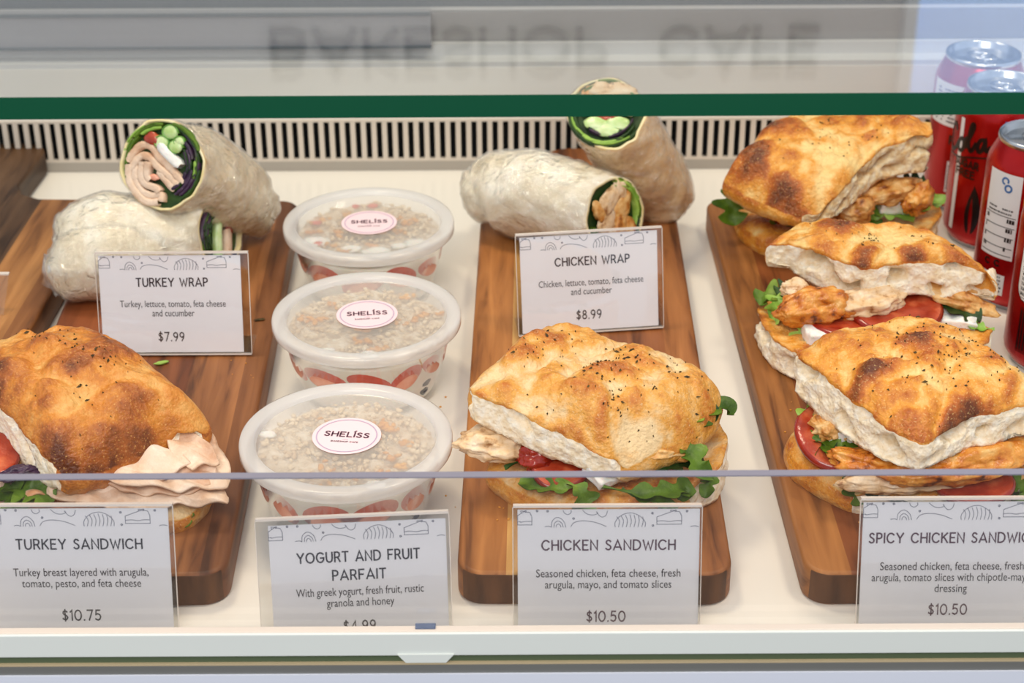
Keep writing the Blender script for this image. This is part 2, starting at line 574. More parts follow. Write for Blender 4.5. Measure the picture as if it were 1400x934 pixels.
# ------------------------------------------------------------------ flat lettering
GL = {
    'A': (0.9, [[(0, 0), (.45, 1), (.9, 0)], [(.2, .28), (.7, .28)]]),
    'B': (0.72, [[(0, 0), (0, 1), (.42, 1), (.6, .88), (.6, .66), (.42, .54), (0, .54)], [(.42, .54), (.68, .42), (.68, .12), (.45, 0), (0, 0)]]),
    'C': (0.85, [[(.82, .82), (.65, .96), (.42, 1), (.18, .9), (.03, .68), (0, .5), (.03, .32), (.18, .1), (.42, 0), (.65, .04), (.82, .18)]]),
    'D': (0.8, [[(0, 0), (0, 1), (.35, 1), (.62, .9), (.78, .68), (.8, .5), (.78, .32), (.62, .1), (.35, 0), (0, 0)]]),
    'E': (0.6, [[(.6, 1), (0, 1), (0, 0), (.6, 0)], [(0, .52), (.5, .52)]]),
    'F': (0.58, [[(.58, 1), (0, 1), (0, 0)], [(0, .5), (.48, .5)]]),
    'G': (0.92, [[(.85, .84), (.65, .97), (.42, 1), (.18, .9), (.03, .68), (0, .5), (.03, .32), (.18, .1), (.42, 0), (.7, .05), (.88, .25), (.9, .46), (.5, .46)]]),
    'H': (0.72, [[(0, 0), (0, 1)], [(.72, 0), (.72, 1)], [(0, .52), (.72, .52)]]),
    'I': (0.0, [[(0, 0), (0, 1)]]),
    'K': (0.7, [[(0, 0), (0, 1)], [(.66, 1), (0, .42)], [(.22, .6), (.7, 0)]]),
    'L': (0.56, [[(0, 1), (0, 0), (.56, 0)]]),
    'N': (0.75, [[(0, 0), (0, 1), (.75, 0), (.75, 1)]]),
    'O': (1.0, [[(.5 + .5 * math.cos(a * math.pi / 8), .5 + .5 * math.sin(a * math.pi / 8)) for a in range(17)]]),
    'P': (0.6, [[(0, 0), (0, 1), (.36, 1), (.55, .9), (.6, .74), (.55, .56), (.36, .46), (0, .46)]]),
    'R': (0.66, [[(0, 0), (0, 1), (.36, 1), (.55, .9), (.6, .74), (.55, .56), (.36, .46), (0, .46)], [(.36, .46), (.66, 0)]]),
    'S': (0.58, [[(.54, .86), (.4, .98), (.24, 1), (.08, .9), (.04, .76), (.12, .62), (.3, .53), (.48, .43), (.58, .28), (.52, .1), (.34, 0), (.16, .02), (0, .14)]]),
    'T': (0.72, [[(0, 1), (.72, 1)], [(.36, 1), (.36, 0)]]),
    'U': (0.74, [[(0, 1), (0, .36), (.08, .12), (.26, 0), (.48, 0), (.66, .12), (.74, .36), (.74, 1)]]),
    'W': (1.15, [[(0, 1), (.3, 0), (.575, .8), (.85, 0), (1.15, 1)]]),
    'Y': (0.8, [[(0, 1), (.4, .45), (.8, 1)], [(.4, .45), (.4, 0)]]),
    '0': (0.75, [[(.375 + .375 * math.cos(a * math.pi / 8), .5 + .5 * math.sin(a * math.pi / 8)) for a in range(17)]]),
    '1': (0.2, [[(0, .82), (.2, 1), (.2, 0)]]),
    '4': (0.68, [[(.52, 0), (.52, 1), (0, .26), (.68, .26)]]),
    '5': (0.6, [[(.55, 1), (.1, 1), (.05, .56), (.3, .64), (.52, .54), (.6, .33), (.5, .1), (.28, 0), (0, .12)]]),
    '7': (0.62, [[(0, 1), (.62, 1), (.2, 0)]]),
    '8': (0.6, [[(.3, .54), (.1, .63), (.06, .8), (.16, .96), (.3, 1), (.44, .96), (.54, .8), (.5, .63), (.3, .54), (.07, .42), (0, .26), (.1, .06), (.3, 0), (.5, .06), (.6, .26), (.53, .42), (.3, .54)]]),
    '9': (0.6, [[(.58, .66), (.45, .46), (.28, .42), (.08, .52), (0, .7), (.08, .9), (.3, 1), (.5, .92), (.6, .72), (.55, .4), (.3, 0)]]),
    '.': (0.05, [[(0, 0), (.05, .04)]]),
    '$': (0.56, [[(.52, .82), (.4, .92), (.24, .93), (.08, .85), (.04, .72), (.12, .6), (.3, .52), (.48, .42), (.56, .28), (.5, .14), (.34, .06), (.16, .08), (0, .18)], [(.28, 1.08), (.28, -.08)]]),
    ' ': (0.35, []),
}
GAP = 0.33


def stroke2d(pts, w):
    """flat mitred ribbon with rounded-ish ends; returns 2D verts, faces"""
    V = []; F = []
    n = len(pts)
    pts = [Vector(p) for p in pts]
    for i, p in enumerate(pts):
        if i == 0: d = pts[1] - p
        elif i == n - 1: d = p - pts[i - 1]
        else:
            a = (p - pts[i - 1]).normalized(); b = (pts[i + 1] - p).normalized()
            d = a + b
            if d.length < 1e-6: d = b
        d.normalize()
        nn = Vector((-d.y, d.x))
        k = 1.0
        if 0 < i < n - 1:
            k = 1 / max(0.45, nn.dot(Vector((-a.y, a.x))))
        e = d * (w * .35) * (-1 if i == 0 else (1 if i == n - 1 else 0))
        V += [p + nn * w / 2 * k + e, p - nn * w / 2 * k + e]
    for i in range(n - 1): F.append((2 * i, 2 * i + 1, 2 * i + 3, 2 * i + 2))
    return V, F


def smooth_poly(pts, it=2):
    for _ in range(it):
        if len(pts) < 3: return pts
        q = [pts[0]]
        for a, b in zip(pts[:-1], pts[1:]):
            q.append((a[0] * .75 + b[0] * .25, a[1] * .75 + b[1] * .25))
            q.append((a[0] * .25 + b[0] * .75, a[1] * .25 + b[1] * .75))
        q.append(pts[-1])
        pts = q
    return pts


CURVY = set('BCDGPRSU589$')


def text_strokes(s, cap, width, bold=0.14, gap=GAP):
    """centred at x=0, baseline y=0, fitted to width"""
    adv = 0
    items = []
    for ch in s:
        w, st = GL[ch]
        items.append((adv, st, ch))
        adv += w + gap
    tot = adv - gap
    kx = width / tot if width else cap
    V = []; F = []
    for x0, st, ch in items:
        for pl in st:
            if ch in 'CS': pl = smooth_poly(pl, 1)
            q = [((x0 + a) * kx - tot * kx / 2, b * cap) for a, b in pl]
            v, f = stroke2d(q, bold * cap)
            b0 = len(V)
            V += v
            F += [tuple(i + b0 for i in g) for g in f]
    return V, F


def font_2d(s, height, width=None, bold=0.0):
    """text from the built-in font as a flat 2D mesh, centred"""
    cu = bpy.data.curves.new('t', 'FONT')
    cu.body = s
    cu.align_x = 'CENTER'
    cu.resolution_u = 3
    cu.offset = bold
    cu.size = 1
    o = bpy.data.objects.new('t', cu)
    COL.objects.link(o)
    dg = bpy.context.evaluated_depsgraph_get()
    me = bpy.data.meshes.new_from_object(o.evaluated_get(dg))
    V = [Vector((v.co.x, v.co.y)) for v in me.vertices]
    F = [tuple(p.vertices) for p in me.polygons]
    bpy.data.objects.remove(o)
    bpy.data.curves.remove(cu)
    bpy.data.meshes.remove(me)
    xs = [v.x for v in V]
    k = height
    kx = width / (max(xs) - min(xs)) if width else k
    cx = (max(xs) + min(xs)) / 2
    return [Vector(((v.x - cx) * kx, v.y * k)) for v in V], F


# ==================================================================== SETTING
wall = MB(); wall.box((0, 3.06, 1.2), (7, .1, 3.6))
tag(wall.mk('wall_back', 'wall_paint', smooth=False), kind='structure')
fl = MB(); fl.box((0, 1.5, -0.95), (7, 7, .1))
tag(fl.mk('floor', 'room_floor', smooth=False), kind='structure')
# lettering on the wall behind the counter (the case's glass top mirrors it)
sg = thing('wall_lettering', 'dark shop lettering on the pale back wall, mirrored in the glass top', 'sign', (0.03, 3.01, 1.0))
for (wd, x, w_) in (('BAKESHOP', -0.155, 0.58), ('CAFE', 0.37, 0.27)):
    v2, f2 = text_strokes(wd, 0.062, w_, 0.2, 0.3)
    m_ = MB()
    n_ = len(v2)
    V = [Vector((x + p.x + .03, 3.008, 0.995 + p.y)) for p in v2] + [Vector((x + p.x + .03, 2.996, 0.995 + p.y)) for p in v2]
    F = []
    for f in f2:
        F.append(tuple(reversed(f))); F.append(tuple(i + n_ for i in f))
        for a, b in zip(f, f[1:] + f[:1]): F.append((a, b, b + n_, a + n_))
    mk('word', V, F, 'wall_letter', sg, smooth=False)
# tall bright shop window at the right of the wall
wn = MB(); wn.box((1.19, 3.0, 1.3), (0.98, .02, 1.6))
m, nt, b = base_mat('daylight', rgb(170, 196, 240), 0.5)
b.inputs['Emission Color'].default_value = rgb(176, 200, 244)
b.inputs['Emission Strength'].default_value = 1.0
wo = tag(wn.mk('window_1', 'daylight', smooth=False), kind='structure')
fr_ = MB()
for cx, cz, dx, dz in ((.69, 1.3, .02, 1.66), (1.70, 1.3, .03, 1.66), (1.19, 2.12, 1.05, .04), (1.19, .48, 1.05, .04)):
    fr_.box((cx, 2.985, cz), (dx, .04, dz))
fr_.mk('window_frame', 'can_white', wo, smooth=False)

# ==================================================================== DISPLAY CASE
case = thing('display_case', 'white refrigerated display case with glass top and low glass front', 'display case', (0, 1.0, -.03))
YB = 1.333
bevel_box('deck', (-.8, .70, -.02), (.8, YB, 0), 'deck_white', case, 0)
# rear vent
vent = bevel_box('vent_base', (-.8, YB, -.02), (.8, YB + .004, .0085), 'vent_base', case, 0)
mb = MB(); mb.box((0, YB + .03, .02), (1.6, .002, .06)); mb.mk('vent_recess', 'vent_dark', case, smooth=False)
bevel_box('vent_rail', (-.8, YB, .0420), (.8, YB + .02, .0440), 'vent_metal', case, 0)
grille = bevel_box('vent_grille', (-.8, YB, .0085), (.8, YB + .003, .0105), 'vent_metal', case, 0)
pitch = 0.0084
bar0 = None
nb = 98
for i in range(nb):
    x = (i - nb / 2) * pitch
    if bar0 is None:
        m_ = MB(); m_.box((0, 0, 0), (.0040, .003, .0317))
        bar0 = m_.mk('grille_bar', 'vent_metal', None, smooth=False)
        bar0.parent = grille
        o = bar0
    else:
        o = bar0.copy(); COL.objects.link(o); o.parent = grille
    o.location = Vector((x, YB + .0015, .0263)) - origin_of(grille)
rp = MB(); rp.box((0, YB + .012, .0652), (1.6, .02, .0424)); rp.mk('rear_panel', 'panel_white', case, smooth=False)
rp = MB(); rp.box((0, YB + .018, .0885), (1.6, .03, .004)); rp.mk('rear_ledge', 'panel_light', case, smooth=False)
rp = MB(); rp.box((0, YB + .022, .0945), (1.6, .006, .011)); rp.mk('door_track', 'panel_light', case, smooth=False)
bevel_box('sliding_door', (-.8, YB + .010, .1005), (-.062, YB + .020, .1285), 'door_grey', case, .001)
bevel_box('sliding_door', (-.075, YB + .026, .089), (.8, YB + .034, .1245), 'door_grey_warm', case, .001)
for lo, hi in (((-.8, YB + .008, .1265), (-.062, YB + .0105, .1290)), ((-.8, YB + .008, .1000), (-.062, YB + .0105, .1020))):
    bevel_box('door_rail', lo, hi, 'rail_dark', case, 0)
rp = MB(); rp.box((0, YB + .033, .1265), (1.6, .014, .003)); rp.mk('upper_track', 'panel_light', case, smooth=False)
rp = MB(); rp.box((0, YB + .036, .184), (1.6, .02, .112)); rp.mk('rear_header', 'rail_dark', case, smooth=False)
# glass top
GZ = 0.258; GY = .799
gs = bevel_box('glass_top', (-.8, GY, GZ), (.8, YB + .05, GZ + .011), 'glass', case, 0)
bevel_box('polished_edge', (-.8, GY - .0008, GZ), (.8, GY, GZ + .011), 'glass_edge_green', gs, 0, label='dark green polished glass edge')
# front pane
fp = bevel_box('front_pane', (-.8, .698, .02), (.8, .703, .119), 'glass_front', case, 0)
bevel_box('pane_edge', (-.8, .6982, .119), (.8, .7028, .1196), 'glass_edge_blue', fp, 0)
# sill (runs along the front)
sill = bevel_box('front_sill', (-.8, .6920, .0200), (.8, .6940, .0332), 'sill_white', case, .0004)
bevel_box('sill_lip', (-.8, .6935, .0200), (.8, .698, .0337), 'sill_lip', sill, .0004)
bevel_box('sill_back', (-.8, .7032, .0), (.8, .7052, .0270), 'sill_white', sill, 0)
bevel_box('glass_slot', (-.8, .6935, .0155), (.8, .698, .0200), 'slot_green', case, 0)
bevel_box('brass_line', (-.8, .6920, .0145), (.8, .698, .0155), 'brass_line', case, 0)
bevel_box('metal_strip', (-.8, .6915, .0096), (.8, .698, .0145), 'strip_grey', case, 0)
bevel_box('lower_panel', (-.8, .6905, -.20), (.8, .698, .0096), 'lower_panel', case, 0)
# trapezoid tab and clip
xa = PY(582, 890, .692).x
tv = [(-.0138, .0212), (.0138, .0212), (.0108, .0174), (.0098, .0162), (-.0098, .0162), (-.0108, .0174)]
n_ = len(tv)
V = [Vector((xa + a, .6912, z)) for a, z in tv] + [Vector((xa + a, .6935, z)) for a, z in tv]
F = [tuple(reversed(range(n_))), tuple(range(n_, 2 * n_))] + [(i, (i + 1) % n_, (i + 1) % n_ + n_, i + n_) for i in range(n_)]
mk('sill_tab', V, F, 'sill_white', sill, smooth=False)
bevel_box('glass_clip', (xa - .005, .6950, .0335), (xa + .005, .6990, .0346), 'clip_metal', sill, .0004)


# ==================================================================== CUTTING BOARDS
def board(label, mat, fx, bx, width=.144, y0=.757, y1=1.229, handle=True, hl=.10, ho=0.0):
    """fx, bx = centre x at front and back"""
    ang = math.atan2(bx - fx, y1 - y0)
    L = (y1 - y0) / math.cos(ang)
    w = width / 2
    rc = .014
    out = []

    def arc(cx, cy, r, a0, a1, n=7):
        for i in range(n + 1):
            a = R(a0 + (a1 - a0) * i / n)
            out.append((cx + r * math.cos(a), cy + r * math.sin(a)))
    arc(-w + rc, rc, rc, 180, 270)
    arc(w - rc, rc, rc, 270, 360)
    arc(w - rc, L - rc, rc, 0, 90)
    if handle:
        out.append((.045 + ho, L))
        out.append((.030 + ho, L + .008)); out.append((.022 + ho, L + .025))
        arc(.006 + ho, L + hl - .018, .018, 0, 90, 5)
        arc(-.006 + ho, L + hl - .018, .018, 90, 180, 5)
        out.append((-.022 + ho, L + .025)); out.append((-.030 + ho, L + .008)); out.append((-.045 + ho, L))
    arc(-w + rc, L - rc, rc, 90, 180)
    bm = bmesh.new()
    vs = [bm.verts.new((a, b, 0)) for a, b in out]
    f = bm.faces.new(vs)
    r = bmesh.ops.extrude_face_region(bm, geom=[f])
    for e in r['geom']:
        if isinstance(e, bmesh.types.BMVert): e.co.z = .021
    bmesh.ops.recalc_face_normals(bm, faces=bm.faces[:])
    ed = [e for e in bm.edges if abs(e.verts[0].co.z - e.verts[1].co.z) < 1e-6]
    bmesh.ops.bevel(bm, geom=ed, offset=.0025, segments=3, affect='EDGES', profile=.5)
    me = bpy.data.meshes.new('cutting_board')
    bm.to_mesh(me); bm.free()
    me.materials.append(MATS[mat])
    me.materials.append(MATS['end_grain_shaded'])
    for p in me.polygons:
        p.use_smooth = abs(p.normal.z) < .99 and len(p.vertices) <= 4
        if abs(p.normal.y) > .55 and abs(p.normal.z) < .6: p.material_index = 1
    o = bpy.data.objects.new('cutting_board', me)
    COL.objects.link(o)
    o.location = (fx, y0, 0)
    o.rotation_euler = (0, 0, -ang)
    return tag(o, label, 'cutting board', 'wooden serving boards on the white deck')


ZB = .021
fxT = (P(305, 790, ZB).x - .071)
bxT = P(409, 273, ZB).x - .072
board('brown wooden board under the turkey wraps and turkey sandwich', 'wood_turkey', fxT, bxT, handle=False)
board('wooden board with a pale stripe under the chicken wraps and single chicken sandwich', 'wood_center', P(814, 790, ZB).x, P(790, 272, ZB).x)
fxR = P(1099, 790, ZB).x + .078
bxR = P(968, 275, ZB).x + .074
board('dark walnut-toned board under the three spicy chicken sandwiches', 'wood_right', fxR, bxR, .152, handle=False)
e0, e1_ = P(46, 441, ZB), P(143, 272, ZB)
dd = (e1_ - e0).normalized()
sd = Vector((dd.y, -dd.x, 0))
cb_ = e1_ - sd * .0725
cf_ = cb_ + dd * ((.757 - cb_.y) / dd.y)
board('dark wooden board at the left edge with its rounded handle in view', 'wood_left', cf_.x, cb_.x, .145, y0=.757, y1=cb_.y, hl=.108, ho=-.022)


# ==================================================================== SIGNS
def sign(name_label, cx_px, base_py, z0, W, Hh, lean, yaw, title, desc, price, holder_pad=(.0035, .0045), foot=1, desc_w=None, title_w=None, ink='ink', title_cap=.0051, cy=None, group=None, paper_dy=0.0):
    base = P(cx_px, base_py, z0) if cy is None else Vector((PY(cx_px, base_py, cy).x, cy, z0))
    root = thing('price_sign', name_label, 'sign', base, group)
    Rz = rotz(yaw)
    ex = Rz @ Vector((1, 0, 0))
    back = Rz @ Vector((0, 1, 0))
    ev = (Vector((0, 0, 1)) * math.cos(R(lean)) + back * math.sin(R(lean)))
    nn = ex.cross(ev)      # toward viewer (-back)
    if nn.y > 0: nn = -nn

    def T(u, v, w=0.0): return base + ex * u + ev * (v + .0018) + nn * w

    # holder: front sheet, back sheet, top fold, foot
    def slab(mb, u0, u1, v0, v1, w0, w1, m=0):
        V = [T(u, v, w) for w in (w0, w1) for (u, v) in ((u0, v0), (u1, v0), (u1, v1), (u0, v1))]
        mb.add(V, [(3, 2, 1, 0), (4, 5, 6, 7), (0, 1, 5, 4), (1, 2, 6, 5), (2, 3, 7, 6), (3, 0, 4, 7)], m)
    pl, pr = holder_pad
    hb = MB()
    slab(hb, -W / 2 - pl, W / 2 + pr, 0, Hh + .001, .0005, .0014)
    slab(hb, -W / 2 - pl, W / 2 + pr, 0, Hh + .001, -.0016, -.0006)
    hb.mk('acrylic_sleeve', 'acrylic', root, smooth=False)
    eb = MB()
    slab(eb, -W / 2 - pl, W / 2 + pr, Hh + .001, Hh + .0022, -.0016, .0014)
    slab(eb, -W / 2 - pl - .0004, -W / 2 - pl, 0, Hh + .001, .0005, .0014)
    slab(eb, W / 2 + pr, W / 2 + pr + .0004, 0, Hh + .001, .0005, .0014)
    slab(eb, -W / 2 - pl, W / 2 + pr, -.0008, 0, -.0016, .0014)
    eb.mk('sleeve_edge', 'acrylic_edge', root, smooth=False)
    if foot:
        fb = MB()
        d = back * (.026 * foot)
        zz = Vector((0, 0, .0011))
        a = base + ex * (-W / 2 - pl); b_ = base + ex * (W / 2 + pr)
        V = [a, b_, b_ + d, a + d]
        V += [v + zz for v in V]
        fb.add(V, [(3, 2, 1, 0), (4, 5, 6, 7), (0, 1, 5, 4), (1, 2, 6, 5), (2, 3, 7, 6), (3, 0, 4, 7)])
        fb.mk('foot', 'acrylic', root, smooth=False)
    pb = MB(); slab(pb, -W / 2, W / 2, .0008, Hh - .0004 - paper_dy, -.0003, 0.0001)
    card = pb.mk('card', 'paper', root, smooth=False)
    H2 = Hh - paper_dy

    def flat(name, v2, f2, mat, ou, ov, lift=.00022):
        V = [T(ou + p.x, ov + p.y, lift) for p in v2]
        return mk(name, V, f2, mat, card, smooth=False)
    y = H2 * (1 - (.315 if len(title) == 1 else .310))
    for i, t in enumerate(title):
        v2, f2 = text_strokes(t[0], title_cap, t[1], .165)
        flat('title_lettering', v2, f2, ink, t[2] if len(t) > 2 else 0, y - i * .0098)
    dy0 = H2 * (1 - .525) if len(title) == 1 else H2 * (1 - .580)
    dyy = .0060
    for i, t in enumerate(desc):
        v2, f2 = font_2d(t[0], .0062, t[1])
        flat('description_lettering', v2, f2, 'ink', t[2] if len(t) > 2 else 0, dy0 - i * dyy)
    v2, f2 = text_strokes(price, .0054, None, .155)
    xs = [p.x for p in v2]
    kk = .0200 / (max(xs) - min(xs)) if len(price) == 6 else .0165 / (max(xs) - min(xs))
    v2 = [Vector((p.x * kk, p.y)) for p in v2]
    flat('price_lettering', v2, f2, ink, -.001, H2 * (1 - .870))
    # bakery line drawings along the top
    V = []; F = []

    def st(pts, it=1, w=.00032):
        q = smooth_poly([(a * W / 1.4, b * W / 1.4) for a, b in pts], it)
        v, f = stroke2d(q, w)
        b0 = len(V)
        V.extend(v); F.extend([tuple(i + b0 for i in g) for g in f])
    # coordinates: x in -0.7..0.7, y down from top (0 .. -0.16)

    def cake(x, s=1.0, clipL=False):
        x0 = x if not clipL else x + .08
        st([(x0, -.12), (x + .19, -.12), (x + .19, -.055), (x + .175, -.02), (x + .13, -.012), (x0, -.06 if not clipL else -.045), (x0, -.12)], 0)
        st([(x0, -.095), (x + .05 + (.05 if clipL else 0), -.09), (x + .1, -.1), (x + .14, -.09), (x + .19, -.092)])
        st([(x + .11, -.02), (x + .1, -.005), (x + .13, -.01), (x + .15, -.002), (x + .14, -.02)])
    cake(-.78, clipL=True)
    cake(.37)
    st([(-.49, -.135), (-.46, -.13), (-.44, -.138)])
    for k, r_ in enumerate((.055, .035, .018)):
        st([(-.385 - r_, -.14), (-.385 - r_ * .95, -.14 + r_), (-.385 - r_ * .1, -.14 + r_ * 1.6), (-.385 + r_ * .8, -.14 + r_ * .9), (-.385 + r_, -.14)], 2)
    st([(-.29, -.135), (-.27, -.10), (-.2, -.085), (-.1, -.10), (-.02, -.135)], 2)
    st([(.05, -.14), (.045, -.10), (.09, -.045), (.17, -.02), (.24, -.05), (.285, -.10), (.28, -.14)], 2)
    for k in range(7):
        a = .075 + k * .03
        st([(a, -.14), (a + .012, -.09), (a - .012 + k * .003, -.045 - abs(k - 3) * .006 + .005)], 2)
    st([(-.35, -.004), (-.34, -.03), (-.31, -.04), (-.285, -.02), (-.29, -.004)], 2)
    st([(-.2, -.004), (-.17, -.035), (-.12, -.045), (-.08, -.03), (-.1, -.01), (-.06, -.065), (-.02, -.05), (-.01, -.01)], 2)
    st([(.63, -.14), (.66, -.132), (.69, -.14)])
    for dx, dy in ((-.55, -.008), (-.27, -.07), (.335, -.03), (.6, -.015), (.34, -.13), (-.47, -.01)):
        r_ = .007
        st([(dx + r_ * math.cos(a), dy + r_ * math.sin(a)) for a in [i * math.pi / 3 for i in range(7)]], 0, .0004)
    flat('line_drawing', V, F, 'ink_light', 0, H2 - .0006)
    return root, T


LW = .0888
sign('small acrylic price sign reading TURKEY WRAP in front of the turkey wraps', 238, 487, ZB, LW, .0635, 15, 0,
     [('TURKEY WRAP', .0445, .001)], [('Turkey, lettuce, tomato, feta cheese', .0665, .001), ('and cucumber', .0265, .001)], '$7.99', holder_pad=(.0015, .005))
sign('small acrylic price sign reading CHICKEN WRAP in front of the chicken wraps', 808, 456, ZB, LW, .0640, 15, 7,
     [('CHICKEN WRAP', .0480, .002)], [('Chicken, lettuce, tomato, feta cheese', .0680, .001), ('and cucumber', .0265, .001)], '$8.99', holder_pad=(.0025, .003))
FW = .0915
FHt = .0695
sign('acrylic price sign reading TURKEY SANDWICH behind the low glass front', 116, 870, 0, FW, FHt, 15, 0,
     [('TURKEY SANDWICH', .0635)], [('Turkey breast layered with arugula,', .0685), ('tomato, pesto, and feta cheese', .0605)], '$10.75', foot=-1, cy=.7312, holder_pad=(.0015, .0025))
sign('acrylic price sign reading YOGURT AND FRUIT PARFAIT in front of the parfait cups', 495, 870, 0, FW * .965, FHt - .001, 15, 4,
     [('YOGURT AND FRUIT', .0610, .0), ('PARFAIT', .0265, .0)], [('With greek yogurt, fresh fruit, rustic', .0640), ('granola and honey', .0340)], '$4.99', foot=-1, cy=.7220, holder_pad=(.006, .0015), paper_dy=.0015)
sign('acrylic price sign reading CHICKEN SANDWICH at the front of the striped board', 831, 870, 0, FW, FHt, 15, 0,
     [('CHICKEN SANDWICH', .0670)], [('Seasoned chicken, feta cheese, fresh', .0730), ('arugula, mayo, and tomato slices', .0640)], '$10.50', ink='ink_plum', foot=-1, cy=.728, holder_pad=(.0022, .0008))
sign('acrylic price sign reading SPICY CHICKEN SANDWICH cut off by the right edge', 1296, 868, 0, FW * 1.01, FHt + .0005, 15, 0,
     [('SPICY CHICKEN SANDWICH', .0850, 0)], [('Seasoned chicken, feta cheese, fresh', .0730), ('arugula, tomato slices with chipotle-mayo', .0810), ('dressing', .0165)], '$10.50', ink='ink_plum', foot=-1, cy=.7322, holder_pad=(.0015, .002))
# empty sleeve tip at the far left
c0 = P(12, 376, .045)
r_ = thing('acrylic_sign_holder', 'corner of a clear acrylic sign holder on the far left board', 'sign', (c0.x - .03, c0.y, ZB))
mbx = MB()
for z0, z1, dy in ((ZB, .044, 0),):
    V = [Vector((c0.x - .06, c0.y - .012, ZB)), Vector((c0.x - .004, c0.y - .012, ZB)), Vector((c0.x, c0.y, .045)), Vector((c0.x - .06, c0.y, .045))]
    V += [v + Vector((0, .002, 0)) for v in V]
    mbx.add(V, [(3, 2, 1, 0), (4, 5, 6, 7), (0, 1, 5, 4), (1, 2, 6, 5), (2, 3, 7, 6), (3, 0, 4, 7)])
mbx.mk('sleeve', 'acrylic', r_, smooth=False)
bevel_box('sleeve_edge', (c0.x - .06, c0.y - .0005, .045), (c0.x, c0.y + .0025, .046), 'acrylic_edge', r_, 0)


# ==================================================================== PARFAIT CUPS
def on_wall(c, r_at, poly, th=.0008, n=1):
    """map polygon (angle deg, z) to the cup wall as a thin plate (fan from centroid)"""
    ca = sum(p[0] for p in poly) / len(poly); cz = sum(p[1] for p in poly) / len(poly)
    V = []; F = []
    rings = 5
    for k in range(rings + 1):
        s = k / rings
        for a, z in poly:
            aa = R(ca + (a - ca) * s); zz = cz + (z - cz) * s
            rr = r_at(zz) + (th if k < rings else 0) * 1.0
            V.append(Vector(c) + Vector((rr * math.cos(aa), rr * math.sin(aa), zz)))
    m = len(poly)
    for k in range(rings):
        for i in range(m):
            j = (i + 1) % m
            F.append((k * m + i, k * m + j, (k + 1) * m + j, (k + 1) * m + i))
    return V, F


